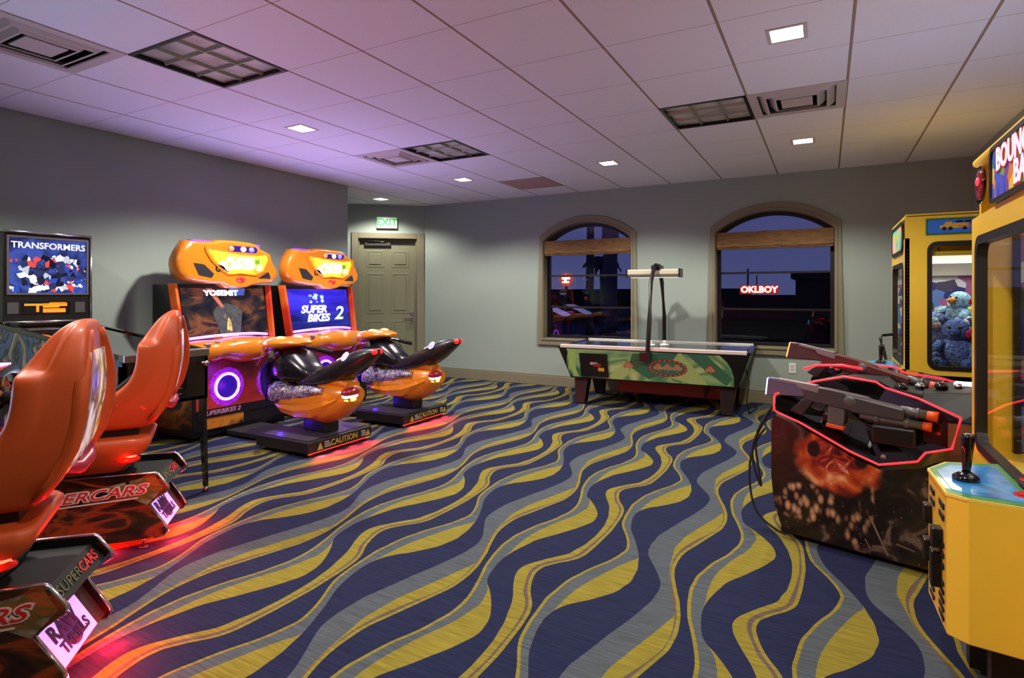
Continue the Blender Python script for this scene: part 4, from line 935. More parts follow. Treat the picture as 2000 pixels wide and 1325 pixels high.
for sx in (-1,1):
    for sy in (-1,1):
        q = MB(); x = sx*.80; y = sy*.30
        q.loft([[(x-.085,y-.07,.31),(x+.085,y-.07,.31),(x+.085,y+.07,.31),(x-.085,y+.07,.31)],[(x-.055+sx*.0,y-.055+sy*.06,.012),(x+.055,y-.055+sy*.06,.012),(x+.055,y+.055+sy*.06,.012),(x-.055,y+.055+sy*.06,.012)]], smooth=False); lg = q.build('leg', BLACK, ah, bevel=.006)
        q = MB(); q.cyl((x,y+sy*.06,0), (x,y+sy*.06,.014), .03); q.build('foot', STEEL, lg)
q = MB(); q.box(-.4, .55, -.22, .22, .14, .302); q.build('blower_box', mat('blower_red', (96,34,30), .6), ah, bevel=.01)
post_m = mat('post_black', (20,18,18), .35)
for s in (-1,1):
    q = MB(); q.tube([(-.02*s-.01,s*(HY_+.012),.56),(-.02*s-.01,s*(HY_+.012),.66),(-.03*s,s*(HY_+.012),1.0),(-.01,s*.30,1.40),(-.005,s*.17,1.56),(.0,s*.10,1.60),(.0,s*.0,1.60)], .024, 10); pq = q.build('post', post_m, ah)
    q = MB(); q.box(-.075, .045, s*(HY_-.02) if s>0 else -(HY_+.04), s*(HY_-.02)+.06 if s>0 else -(HY_-.02), .545, .64); q.build('bracket', post_m, pq, bevel=.005)
q = MB(); q.loft([[(x,-.075,1.465),(x,.075,1.465),(x,.095,1.50),(x,.09,1.555),(x,-.09,1.555),(x,-.095,1.50)] for x in (-.335,-.315,.24,.26)], smooth=False); sc_ = q.build('overhead_scorer', mat('scorer_grey', (178,170,150), .45), ah, bevel=.01)
q = MB(); q.box(-.30, .23, -.06, .06, 1.459, 1.466); q.build('lamp_lens', lamp_mat('scorer_lens', (235,235,225), .8), sc_)
for a_, c_ in ((-.345,-.33),(.255,.27)):
    q = MB(); q.box(a_, c_, -.1, .1, 1.462, 1.56); q.build('end_cap', BLACK, sc_)
q = MB(); q.box(-.05, .05, -.1, .1, 1.55, 1.60); q.build('hanger', post_m, sc_)
for x, y, lab in ((-.05,-.13,'white round striker on the air hockey table, the left one of the pair'), (.09,-.05,'white round striker on the air hockey table, the right one of the pair')):
    m = thing('striker', lab, 'striker', tuple(ah.matrix_basis @ Vector((x,y,ZT-.012))), 0, 'air hockey strikers')
    q = MB(); q.loft([[(r_*math.cos(a), r_*math.sin(a), z) for a in [2*math.pi*i/24 for i in range(24)]] for z, r_ in ((0,.05),(.012,.052),(.024,.05),(.026,.04))]); q.build('base', WHITE, m)
    q = MB(); q.loft([[(r_*math.cos(a), r_*math.sin(a), z) for a in [2*math.pi*i/18 for i in range(18)]] for z, r_ in ((.024,.02),(.04,.016),(.055,.018),(.064,.012))]); q.build('knob', WHITE, m)
q = MB(); q.tube([tuple(ah.matrix_basis @ Vector(p)) for p in ((.96,-.2,.50),(1.0,-.22,.35),(.98,-.24,.15),(1.0,-.2,.012),(1.06,.2,.010),(1.02,.45,.010))], .007, 6)
cb = q.build('power_cord', RUBBER); tag(cb, 'thin black cord hanging from the right end of the air hockey table', 'cord')
# ------------------------------------------------------------------ gun game cabinet
def shooter_print():
    """one printed side panel: dark grime, an orange-lit patch, pale bone-like chips"""
    m = bpy.data.materials.new('shooter_print'); m.use_nodes = True; nt = m.node_tree; b = nt.nodes['Principled BSDF']; N = nt.nodes.new; L = nt.links.new
    tc = N('ShaderNodeTexCoord'); O = tc.outputs['Object']
    def noise(sc, det=5, dist=0):
        n = N('ShaderNodeTexNoise'); n.inputs['Scale'].default_value = sc; n.inputs['Detail'].default_value = det; n.inputs['Distortion'].default_value = dist; L(O, n.inputs['Vector']); return n
    def ramp(fac, stops):
        r = N('ShaderNodeValToRGB'); e = r.color_ramp.elements
        while len(e) < len(stops): e.new(.5)
        for k, (p, c) in enumerate(stops): e[k].position = p; e[k].color = (*lin(c), 1)
        L(fac, r.inputs[0]); return r.outputs[0]
    def mth(op, a, c):
        n = N('ShaderNodeMath'); n.operation = op
        for k, x in enumerate((a, c)):
            if isinstance(x, (int,float)): n.inputs[k].default_value = x
            else: L(x, n.inputs[k])
        return n.outputs[0]
    warp = noise(9, 4)
    def blob(cx, cz, rx, rz, soft, amt):
        mp = N('ShaderNodeMapping'); mp.inputs['Location'].default_value = (-cx/rx, 0, -cz/rz); mp.inputs['Scale'].default_value = (1/rx, 0, 1/rz); L(O, mp.inputs[0])
        ln = N('ShaderNodeVectorMath'); ln.operation = 'LENGTH'; L(mp.outputs[0], ln.inputs[0])
        d = mth('ADD', ln.outputs['Value'], mth('MULTIPLY', mth('SUBTRACT', warp.outputs['Fac'], .5), amt))
        r = N('ShaderNodeMapRange'); r.interpolation_type = 'SMOOTHSTEP'; r.inputs[1].default_value = 1+soft; r.inputs[2].default_value = 1-soft; L(d, r.inputs[0]); return r.outputs[0]
    def mix(f, a, c):
        n = N('ShaderNodeMix'); n.data_type = 'RGBA'; L(f, n.inputs[0]); L(a, n.inputs[6]); L(c, n.inputs[7]); return n.outputs[2]
    cur = ramp(noise(7, 8, 1.5).outputs['Fac'], [(.3,(7,6,6)),(.5,(18,14,12)),(.62,(40,32,26)),(.7,(110,92,78)),(.76,(16,13,12))])
    org = ramp(noise(8, 5, .8).outputs['Fac'], [(.3,(60,12,6)),(.45,(160,52,22)),(.58,(196,92,44)),(.7,(232,170,120))])
    cur = mix(blob(.285,.44,.185,.155,.12,.5), cur, org)
    red = ramp(noise(14, 5, 2).outputs['Fac'], [(.3,(30,6,6)),(.48,(120,26,20)),(.6,(176,66,42)),(.72,(236,180,150))])
    cur = mix(blob(.28,.47,.125,.085,.12,.5), cur, red)
    cur = mix(blob(.175,.485,.03,.04,.25,.6), cur, ramp(warp.outputs['Fac'], [(0,(10,6,6)),(1,(20,10,8))]))
    cur = mix(blob(.385,.465,.028,.035,.25,.6), cur, ramp(warp.outputs['Fac'], [(0,(10,6,6)),(1,(20,10,8))]))
    vo = N('ShaderNodeTexVoronoi'); vo.inputs['Scale'].default_value = 27; mp = N('ShaderNodeMapping'); mp.inputs['Scale'].default_value = (1.25,0,.7); mp.inputs['Rotation'].default_value = (0,R(12),0); L(O, mp.inputs[0]); L(mp.outputs[0], vo.inputs['Vector'])
    bone = ramp(vo.outputs['Distance'], [(.0,(214,184,150)),(.34,(168,128,98)),(.55,(70,46,34)),(.66,(12,9,8))])
    for q in ((.15,.255,.125,.05,.2,.7),(.08,.165,.12,.05,.25,.8),(.20,.165,.08,.055,.25,.8),(.41,.27,.03,.10,.3,.9),(.36,.13,.045,.09,.3,.9)): cur = mix(blob(*q), cur, bone)
    sp = N('ShaderNodeTexVoronoi'); sp.inputs['Scale'].default_value = 46; L(O, sp.inputs['Vector'])
    spk = N('ShaderNodeMapRange'); spk.inputs[1].default_value = .13; spk.inputs[2].default_value = .07; L(sp.outputs['Distance'], spk.inputs[0])
    msk = mth('MULTIPLY', spk.outputs[0], blob(.45,.12,.5,.16,.3,.6))
    cur = mix(msk, cur, ramp(warp.outputs['Fac'], [(0,(120,104,90)),(1,(190,170,150))]))
    L(cur, b.inputs['Base Color']); b.inputs['Roughness'].default_value = .3; b.inputs['Coat Weight'].default_value = .2
    return m
SH_ART = shooter_print()
BR_ART = art('shooter_brown', [(40,24,16),(86,54,34),(120,80,52),(60,36,24)], scale=4, detail=6, rough=.35)
RED_LED = lamp_mat('red_led_tube', (255,40,52), 2.0)
sg_ = thing('shooting_game', 'dark two-player gun arcade cabinet outlined in red light, at the right', 'arcade machine', (-.226, 3.327, 0), R(-15))
b = MB(); prof = [(.03,.03),(.66,.03),(1.16,.03),(1.16,.70),(.74,.70),(.72,.55),(.62,.48),(.46,.44),(.34,.48),(.11,.59),(-.01,.63),(-.03,.60),(-.03,.30),(-.015,.16)]
b.prism(prof, 'y', .01, .86); cabn = b.build('cabinet', BLACK, sg_)
q = MB(); q.prism(prof, 'y', 0, .01); sp_ = q.build('side_panel', SH_ART, cabn)
# printed picture: orange-lit band, pale chips and streaks
def flat(pts, y): return [(x, y, z) for x, z in pts]
rn = random.Random(9)
q = MB()
for pts in ([(.415,.215),(.428,.21),(.50,.045),(.492,.045)],[(.40,.10),(.406,.10),(.43,.05),(.425,.05)],[(.53,.115),(.60,.10),(.60,.096),(.53,.108)]): q.poly(flat(pts, -.0012))
q.build('streak_print', mat('streak_print', (120,100,84), .4), sp_)
q = MB(); q.poly(flat([(.72,.70),(1.15,.70),(1.15,.34),(.80,.30),(.66,.36),(.66,.48),(.72,.56)], -.001)); q.build('brown_print', BR_ART, sp_)
# LED outline: lower edge on the side face, upper edge back on the deck
LO = [(-.012,0,.735),(-.015,0,.66),(.0,0,.648),(.11,0,.612),(.34,0,.505),(.46,0,.465),(.61,0,.51),(.64,0,.555),(.735,0,.59),(.765,0,.725)]
HI = [(.765,0,.725),(.60,.10,.775),(.45,.18,.80),(.41,.18,.825),(.26,.20,.835),(.13,.17,.80),(-.012,0,.735)]
def led(b, path, r=.005): b.tube(path, r, 8)
tr = MB()  # sloping tray the gun lies in
tray = [(-.012,.012,.725),(-.012,.012,.655),(.11,.012,.607),(.34,.012,.50),(.46,.012,.46),(.61,.012,.505),(.64,.012,.55),(.73,.012,.585),(.76,.012,.72),(.60,.11,.77),(.45,.19,.795),(.41,.19,.82),(.26,.21,.83),(.13,.18,.795)]
cen = (.36,.16,.62)
tr.add(tray+[cen], [(i,(i+1)%len(tray),len(tray)) for i in range(len(tray))]); tr.build('gun_tray', BLACKG, sg_)
q = MB(); led(q, [(x,-.006+y,z) for x,y,z in LO]); q.build('red_light_tube', RED_LED, sg_)
q = MB(); led(q, [(x,y,z+.004) for x,y,z in HI]); q.build('red_light_tube', RED_LED, sg_)
q = MB(); q.box(.42, .60, .03, .16, .555, .645); q.box(.20, .30, .05, .14, .62, .67); q.build('gun_cradle', BLACK, sg_, bevel=.012)
q = MB(); q.prism([(.71,.60),(.765,.62),(.765,.70),(.72,.72)], 'y', .02, .12); q.build('muzzle_rest', BLACKG, sg_, bevel=.008)
q = MB()
for x in (.47,.55): q.cyl((x,.045,.50), (x,.03,.49), .011)
q.build('start_buttons', mat('button_clear', (150,150,150), .2, .3), sg_)
# ridge and dashboard running to the screen
q = MB(); q.prism([(.0,.55),(.0,.74),(.14,.80),(.27,.835),(.42,.83),(.47,.80),(.62,.78),(.78,.75),(.95,.79),(1.16,.80),(1.16,.55)], 'y', .20, .66); rdg = q.build('ridge', mat('hood_black', (9,9,10), .45, spec=.15), sg_, bevel=.015)
q = MB(); q.loft([[(.60,.08,.70),(.60,.20,.80),(.60,.62,.80),(.60,.76,.70)],[(.76,.04,.70),(.76,.16,.815),(.76,.66,.815),(.76,.80,.70)],[(.95,.02,.70),(.95,.14,.855),(.95,.68,.855),(.95,.84,.70)],[(1.16,.0,.70),(1.16,.10,.87),(1.16,.72,.87),(1.16,.86,.70)]], smooth=False); hd_ = q.build('dash_hood', mat('hood_black', (9,9,10), .45, spec=.15), sg_, bevel=.008)
for k, (x, y, r_) in enumerate(((.50,.28,.03),(.56,.40,.024),(.66,.30,.03),(.72,.36,.02),(.86,.2,.03),(.93,.33,.026))):
    q = MB(); q.ball((x,y,.80+.02*(x>.6)+.03*(x>.8)), (r_,r_*1.3,r_*.7), nu=10, nv=6); q.build('dash_boss', CHROME if k % 2 else BLACKG, hd_)
# far tray, mirrored, for the second gun
q = MB(); led(q, [(x,.86-y,z+.03) for x,y,z in HI]); q.build('red_light_tube', RED_LED, sg_)
q = MB(); led(q, [(.02,.36,.842),(.08,.40,.865),(.20,.43,.872),(.30,.42,.862)], .007); led(q, [(-.01,.60,.80),(-.01,.70,.76),(.06,.80,.75)], .007); q.build('red_light_tube', RED_LED, sg_)
q = MB(); q.prism([(-.02,.60),(-.02,.76),(.02,.80),(.25,.845),(.45,.83),(.62,.80),(.62,.60)], 'y', .62, .85); q.build('gun_tray', BLACKG, sg_, bevel=.01)
q = MB(); q.box(.93, 1.16, .02, .84, .80, 1.62); mon = q.build('monitor_housing', BLACK, sg_, bevel=.012)
q = MB(); q.prism([(.925,.90),(.93,.90),(.93,1.5),(.925,1.5)], 'y', .07, .79); q.build('screen', art('shooter_screen', [(20,12,10),(120,60,30),(60,30,20),(180,110,60)], scale=6, es=.5), mon)
q = MB(); q.box(.0, 1.14, .06, .80, .0, .032); q.build('base_skid', BLACKM, sg_)
q = MB(); q.box(.70, .86, .37, .45, .822, .834); q.build('deck_glint', lamp_mat('deck_white', (255,235,240), 1.2), sg_)  # glowing bar stands in for a white reflection on the hood
light('deck_fill', 'AREA', (.70,.43,.89), 8, (212,222,255), sg_, size=.3, rot=(R(180),0,0), spread=R(165))  # added fill light that brightens the ceiling

GUN_M = mat('gun_grey', (74,74,80), .38, .3, bump=.05, bscale=150); TIP = mat('gun_tip_orange', (225,84,28), .4)
def gun(lab, origin, ang, body_m, stock_m, led_m, roll=0):
    t = thing('toy_gun', lab, 'toy gun', tuple(sg_.matrix_basis @ Vector(origin)), 0, 'arcade toy guns')
    t.rotation_euler = (Matrix.Rotation(R(-15), 4, 'Z') @ Matrix.Rotation(R(ang), 4, 'Y') @ Matrix.Rotation(R(roll), 4, 'X')).to_euler()
    q = MB(); q.prism([(.40-.40,-.05),(.0,.048),(.05,.052),(.20,.045),(.20,-.012),(.09,-.03)], 'y', -.02, .02); q.build('stock', stock_m, t, bevel=.006)
    q = MB(); q.box(-.006, .0, -.016, .016, -.045, .044); q.build('butt_light', led_m, t)
    q = MB(); q.prism([(.17,.046),(.30,.05),(.46,.046),(.50,.03),(.50,-.035),(.19,-.028)], 'y', -.024, .024); rc = q.build('receiver', body_m, t, bevel=.005)
    q = MB(); q.prism([(.05,.052),(.24,.055),(.24,.043),(.05,.040)], 'y', -.0225, .0225); q.prism([(.14,.045),(.25,.046),(.25,.022),(.16,.026)], 'y', -.0255, .0255); q.build('light_cheek', mat('gun_light_grey', (140,138,146), .35, .3), rc)
    q = MB(); q.prism([(.18,-.026),(.235,-.026),(.185,-.115),(.125,-.100)], 'y', -.018, .018); q.build('grip', mat('gun_dark', (40,40,44), .45), t, bevel=.006)
    q = MB(); q.tube([(.225,0,-.03),(.232,0,-.065),(.265,0,-.07),(.295,0,-.03)], .005, 6); q.build('trigger_guard', mat('gun_dark'), t)
    q = MB(); q.prism([(.30,-.03),(.375,-.03),(.378,-.12),(.305,-.12)], 'y', -.017, .017); mg = q.build('magazine', mat('gun_mid', (92,92,96), .4, .2), t, bevel=.004)
    q = MB(); q.prism([(.30,-.118),(.382,-.118),(.382,-.14),(.30,-.14)], 'y', -.02, .02); q.build('magazine_cap', TIP, mg, bevel=.006)
    q = MB(); q.prism([(.36,.046),(.62,.03),(.62,-.03),(.40,-.04)], 'y', -.028, .028); fg = q.build('foregrip', body_m, t, bevel=.01)
    q = MB(); q.cyl((.60,0,.018), (.70,0,.018), .021); q.cyl((.66,0,.018), (.672,0,.018), .025); q.build('barrel', mat('gun_mid'), t)
    q = MB(); q.cyl((.44,0,-.045), (.69,0,-.034), .019); q.cyl((.50,0,-.043), (.52,0,-.042), .024); q.cyl((.62,0,-.038), (.64,0,-.037), .024); q.build('lower_barrel', mat('gun_mid'), t)
    q = MB(); q.cyl((.70,0,.018), (.742,0,.018), .021, .025); q.build('muzzle_tip', TIP, t)
    q = MB(); q.cyl((.69,0,-.034), (.725,0,-.033), .019, .022); q.build('muzzle_tip', TIP, t)
    q = MB(); q.ball((.395,-.026,.012), (.028,.008,.028), nu=12, nv=6); q.build('side_boss', mat('gun_mid'), rc)
    return t
gun('grey toy rifle with orange tips lying in the near tray of the gun cabinet', (-.058,.035,.775), 6.2, GUN_M, mat('gun_stock', (96,92,120), .4), lamp_mat('butt_blue', (170,190,255), 3))
gun('red-grey toy rifle with a glowing orange butt, leaning at the back of the gun cabinet', (-.10,.50,.935), 13, mat('gun_redgrey', (96,48,50), .4, .2), mat('gun_stock_red', (80,56,62), .4), lamp_mat('butt_orange', (255,180,90), 1.6))
def cord(name, pts, lab, r=.006):
    P = [Vector(p) for p in pts]; out = []
    for i in range(len(P)-1):
        a, b_, c, d = P[max(0,i-1)], P[i], P[i+1], P[min(len(P)-1,i+2)]
        for k in range(6):
            u = k/6; out.append(.5*((2*b_)+(c-a)*u+(2*a-5*b_+4*c-d)*u*u+(3*b_-a-3*c+d)*u**3))
    out.append(P[-1])
    q = MB(); q.tube([sg_.matrix_basis @ p for p in out], r, 6); o = q.build(name, RUBBER); tag(o, lab, 'cord', 'cords of the gun cabinet'); return o
cord('gun_cord', [(-.035,-.005,.66),(-.075,-.05,.56),(-.105,-.06,.44),(-.09,-.06,.33),(-.06,-.06,.26),(-.075,-.06,.36),(-.09,-.05,.48),(-.05,-.03,.56)], 'black cord hanging in a short loop at the left end of the gun cabinet')
cord('gun_cord', [(-.035,.06,.68),(-.10,.0,.52),(-.13,-.03,.36),(-.12,-.04,.20),(-.08,-.04,.10),(.0,-.035,.045),(.05,-.02,.025)], 'black cord drooping almost to the carpet at the left end of the gun cabinet')
# ------------------------------------------------------------------ prize cranes and plush toys
CY = mat('crane_yellow', (246,206,62), .33, coat=.35, bump=.015, bscale=60)
CYD = mat('crane_yellow_inside', (206,176,44), .45)
GASK = mat('gasket', (20,18,20), .45)
CG = glass('crane_glass', (245,245,240), .3)
BACKART = art('crane_back_art', [(30,40,120),(80,120,200),(200,210,230),(60,50,90),(150,90,150),(40,80,60)], scale=16, kind='voronoi', hard=True, rough=.4)
def frame_rr(b, ax, t0, t1, a, c, m=0): b.band(a, c, ax, t0, t1, m, closed=True)
def crane(lab, x0, x1, y0, y1, ztop, front, sidewin, shelf, big):
    org = ((x0+x1)/2, (y0+y1)/2, 0)
    t = thing('crane_machine', lab, 'prize crane machine', org, 0, 'yellow prize crane machines')
    B = lambda q, n, m, p=t, **k: q.build(n, m, p, org=org, **k)
    zf = .64 if big else .70      # prize floor
    q = MB(); q.box(x0+.02, x1, y0, y1, .09, zf); base = B(q, 'base_cabinet', CY, bevel=.006)
    q = MB(); q.box(x0+.07, x1-.03, y0+.04, y1-.04, .0, .09); B(q, 'plinth', BLACKM)
    q = MB(); q.box(x1-.02, x1, y0, y1, zf, ztop); B(q, 'back_panel', CYD)
    q = MB(); q.box(x1-.03, x1-.022, y0+.03, y1-.03, zf, ztop-.25); B(q, 'back_art', BACKART)
    q = MB(); q.box(x0, x1, y0, y1, ztop-.03, ztop); B(q, 'top', CY, bevel=.012)
    q = MB(); q.box(x0+.03, x1-.03, y0+.03, y1-.03, ztop-.30, ztop-.27); B(q, 'canopy', CYD)
    q = MB(); q.box(x0+.06, x1-.06, y0+.06, y1-.06, ztop-.305, ztop-.30); B(q, 'lamp_lens', lamp_mat('crane_lamp', (255,250,235), .9))
    light('crane_lamp', 'AREA', (0, 0, ztop-.31), 2.2 if big else 5, (255,246,225), t, size=.4)
    # front face with window hole
    (wy0, wy1, wz0, wz1) = front
    O = [(y0,zf),(y1,zf),(y1,ztop),(y0,ztop)]
    def wall_hole(ax, t0, t1, O, Rr, n, m=CY):
        q = MB(); k = len(Rr); a0, a1, c0, c1 = O
        outer = []
        for p in Rr:
            cx, cz = (a0+a1)/2, (c0+c1)/2; dx, dz = p[0]-cx, p[1]-cz
            s = min((a1-cx)/abs(dx) if dx else 9e9, (c1-cz)/abs(dz) if dz else 9e9); outer.append((cx+dx*s, cz+dz*s))
        q.band(Rr, outer, ax, t0, t1, closed=True)
        # corner fill
        for ca, cc in ((a0,c0),(a1,c0),(a1,c1),(a0,c1)):
            near = sorted(range(k), key=lambda i: (outer[i][0]-ca)**2+(outer[i][1]-cc)**2)
            i = near[0]; e1 = [j for j in near if abs(outer[j][0]-ca) < 1e-6][:1]; e2 = [j for j in near if abs(outer[j][1]-cc) < 1e-6][:1]
            if e1 and e2:
                q.prism([(ca,cc), outer[e1[0]], outer[e2[0]]], ax, t0, t1)
        return B(q, n, m)
    rr = rrect(wy0, wy1, wz0, wz1, .06)
    wall_hole('x', x0, x0+.025, (y0,y1,zf-.1,ztop), rr, 'front_frame')
    q = MB(); q.band(rrect(wy0+.028, wy1-.028, wz0+.028, wz1-.028, .05), rrect(wy0-.004, wy1+.004, wz0-.004, wz1+.004, .062), 'x', x0-.006, x0+.03, closed=True); B(q, 'window_gasket', GASK)
    q = MB(); q.poly([(x0+.012, a, c) for a, c in rr]); B(q, 'front_glass', CG)
    # side walls
    if sidewin:
        sx0, sx1, sz0, sz1 = sidewin; r2 = rrect(sx0, sx1, sz0, sz1, .06)
        wall_hole('y', y0, y0+.025, (x0,x1,zf-.1,ztop), r2, 'side_wall')
        q = MB(); q.band(rrect(sx0+.025, sx1-.025, sz0+.025, sz1-.025, .045), rrect(sx0-.004, sx1+.004, sz0-.004, sz1+.004, .062), 'y', y0-.006, y0+.03, closed=True); B(q, 'window_gasket', GASK)
        q = MB(); q.poly([(a, y0+.012, c) for a, c in r2]); B(q, 'side_glass', CG)
    else:
        q = MB(); q.box(x0+.025, x1, y0, y0+.025, zf, ztop-.03); B(q, 'side_wall', CY)
    q = MB(); q.box(x0+.025, x1, y1-.025, y1, zf, ztop-.03); B(q, 'side_wall', CY)
    if sidewin:
        q = MB(); q.box(x0+.04, x1-.04, y1-.035, y1-.028, zf, ztop-.42); B(q, 'side_art', BACKART)
        q = MB(); q.box(x0+.04, x1-.04, y1-.10, y1-.03, ztop-.42, ztop-.31); B(q, 'valance', mat('canopy_grey', (150,150,150), .5))
    # claw on its gantry
    cx, cy = x1-.17, (y0+y1)/2+.08
    q = MB(); q.box(x0+.05, x1-.05, cy-.02, cy+.02, ztop-.335, ztop-.31); B(q, 'gantry', STEEL)
    q = MB(); q.box(cx-.05, cx+.05, cy-.05, cy+.05, ztop-.36, ztop-.30); q.cyl((cx,cy,ztop-.45), (cx,cy,ztop-.36), .006); q.cyl((cx,cy,ztop-.49), (cx,cy,ztop-.44), .03)
    cw = B(q, 'claw', STEEL)
    for k in range(3):
        a = 2.1*k; c, s = math.cos(a), math.sin(a)
        q = MB(); q.tube([(cx+.02*c,cy+.02*s,ztop-.48),(cx+.075*c,cy+.075*s,ztop-.50),(cx+.07*c,cy+.07*s,ztop-.56),(cx+.035*c,cy+.035*s,ztop-.59)], .006, 6); B(q, 'claw_finger', CHROME, cw)
    # control shelf: plan polygon, top and bottom
    plan, zt, zb, joy = shelf
    q = MB(); q.prism(plan, 'z', zb, zt); sh = B(q, 'control_box', CY, bevel=.004)
    cxm = sum(p[0] for p in plan)/len(plan); cym = sum(p[1] for p in plan)/len(plan)
    ins = lambda f: [(cxm+(p[0]-cxm)*f, cym+(p[1]-cym)*f) for p in plan]
    q = MB(); q.prism(ins(.98), 'z', zt, zt+.002); B(q, 'deck_border', mat('deck_green', (70,140,90), .3, coat=.4), sh)
    q = MB(); q.prism(ins(.80), 'z', zt+.002, zt+.0035); B(q, 'deck_art', art('deck_art', [(30,90,170),(50,130,205),(90,160,215),(40,110,180)], scale=9, detail=2, rough=.2, coat=.4), sh)
    jx, jy = joy
    q = MB(); q.loft([[(jx+r_*math.cos(a), jy+r_*math.sin(a), zt+.003+z) for a in [2*math.pi*i/20 for i in range(20)]] for z, r_ in ((0,.036),(.012,.035),(.02,.024),(.028,.012))]); js = B(q, 'joystick', BLACKG)
    q = MB(); q.loft([[(jx+.004*z/.1+r_*math.cos(a), jy+.02*z+r_*math.sin(a), zt+z) for a in [2*math.pi*i/16 for i in range(16)]] for z, r_ in ((.025,.011),(.045,.012),(.09,.015),(.135,.019),(.145,.017),(.148,.008))]); B(q, 'stick_handle', BLACKG, js)
    for dx, dy in ((.12,-.10),(.16,.06)):
        q = MB(); q.cyl((jx+dx,jy+dy,zt+.003), (jx+dx,jy+dy,zt+.006), .028, n=18); bz = B(q, 'button', mat('button_red', (190,40,34), .25, coat=.4, emit=(200,40,30), es=.12))
        q = MB(); q.cyl((jx+dx,jy+dy,zt+.006), (jx+dx,jy+dy,zt+.013), .019, .017, n=18); B(q, 'button_cap', mat('button_red'), bz)
    q = MB()
    for k in range(3): q.box(jx+.13, jx+.15, jy-.045+k*.025, jy-.03+k*.025, zt+.0035, zt+.005)
    B(q, 'deck_slots', BLACK, sh)
    return t, B, sh, plan, zt, zb
# near crane
plan = [(.525,2.05),(.358,2.072),(.312,2.106),(.302,2.37),(.368,2.49),(.525,2.545)]
NX0, NX1, NY0, NY1, NZ = .525, 1.27, 1.60, 2.982, 1.812
t, B, sh, pl, zt, zb = crane('large yellow prize crane machine at the right edge, with a joystick box in front', NX0, NX1, NY0, NY1, NZ, (1.72, 2.90, .66, 1.49), None, (plan, .68, .262, (.385, 2.27)), True)
for yy in (2.135, 2.27):
    xx = .3105-(yy-2.106)*.038
    for zz, hh in [(.585+.034*k, .017) for k in range(2)]+[(.44+.032*k, .014) for k in range(3)]+[(.285+.026*k, .012) for k in range(5)]:
        q = MB(); q.box(xx-.0035, xx+.004, yy, yy+.07, zz, zz+hh); B(q, 'vent_slot', BLACKM, sh)
for yy, zz, hh in ((2.15,.525,.06),(2.31,.545,.06),(2.165,.40,.11),(2.315,.42,.07)):
    q = MB(); q.box(.282, .312, yy, yy+.045, zz-.03, zz-.03+hh); B(q, 'coin_mech', BLACK, sh, bevel=.005)
q = MB(); q.prism([(p[0]-.004 if p[0] < .5 else p[0], p[1]) for p in plan], 'z', .672, .681); B(q, 'deck_edge', mat('deck_edge', (246,216,96), .35), sh)
for yy in (2.13, 2.42):
    q = MB(); q.box(.42, .50, yy, yy+.05, .02, .265); q.build('box_leg', BLACKM, t, org=((NX0+NX1)/2,(NY0+NY1)/2,0))
# marquee with lettering
q = MB(); rr = rrect(1.74, 2.64, 1.585, 1.785, .035); q.band(rrect(1.755, 2.622, 1.60, 1.77, .03), rr, 'x', .512, .53, closed=True); mq = B(q, 'marquee_frame', GASK)
q = MB(); q.prism(rrect(1.75, 2.628, 1.595, 1.775, .03), 'x', .519, .527); ma = B(q, 'marquee', art('balls_art', [(60,110,210),(120,150,60),(200,120,60),(110,70,150),(60,90,190),(220,180,60)], scale=17, kind='voronoi', hard=True, es=.35, rough=.3), mq)
q = MB(); q.text("BOUNCIN'", .105, (.5165,2.30,1.725), (0,-1,0), (0,0,1), 0, .0008, bold=.009, sx=1.0); q.text('BALLS', .105, (.5165,2.20,1.645), (0,-1,0), (0,0,1), 0, .0008, bold=.009, sx=1.0); B(q, 'letter_outline', mat('marquee_dkred', (150,30,50), .4, emit=(150,30,50), es=.3), ma)
q = MB(); q.text("BOUNCIN'", .105, (.5148,2.30,1.725), (0,-1,0), (0,0,1), 0, .0008, bold=.003, sx=1.0); q.text('BALLS', .105, (.5148,2.20,1.645), (0,-1,0), (0,0,1), 0, .0008, bold=.003, sx=1.0); B(q, 'lettering', lamp_mat('marquee_pink', (245,190,205), 1.0), ma)
q = MB()
for cy_, cz_, ry, rz in ((2.585,1.735,.018,.028),(2.55,1.63,.02,.03),(2.48,1.63,.024,.036),(2.60,1.62,.012,.02)): q.prism(circ(cy_,cz_,ry,rz,n=18), 'x', .517, .5185)
B(q, 'ball_print', mat('ball_blue', (60,90,200), .3, emit=(60,90,200), es=.3), ma)
q = MB(); q.cyl((.52,2.782,1.682),(.512,2.782,1.682),.072,n=28); sp_k = B(q, 'alarm_lamp_seat', BLACKG)
q = MB(); q.ball((.512,2.775,1.682),(.012,.058,.058)); B(q, 'alarm_lamp', mat('alarm_red',(90,8,12),.1,emit=(255,30,40),es=.12,coat=.8), sp_k)
q = MB(); q.ball((.501,2.752,1.69),(.006,.018,.016)); B(q, 'alarm_bulb', lamp_mat('alarm_bulb',(255,60,80),1.3), sp_k)
q = MB(); q.box(.665, 1.23, 2.945, 2.953, .64, 1.5); B(q, 'side_art', BACKART)
q = MB(); q.box(.648, .668, 2.93, 2.957, .64, 1.5); B(q, 'corner_trim', GASK)
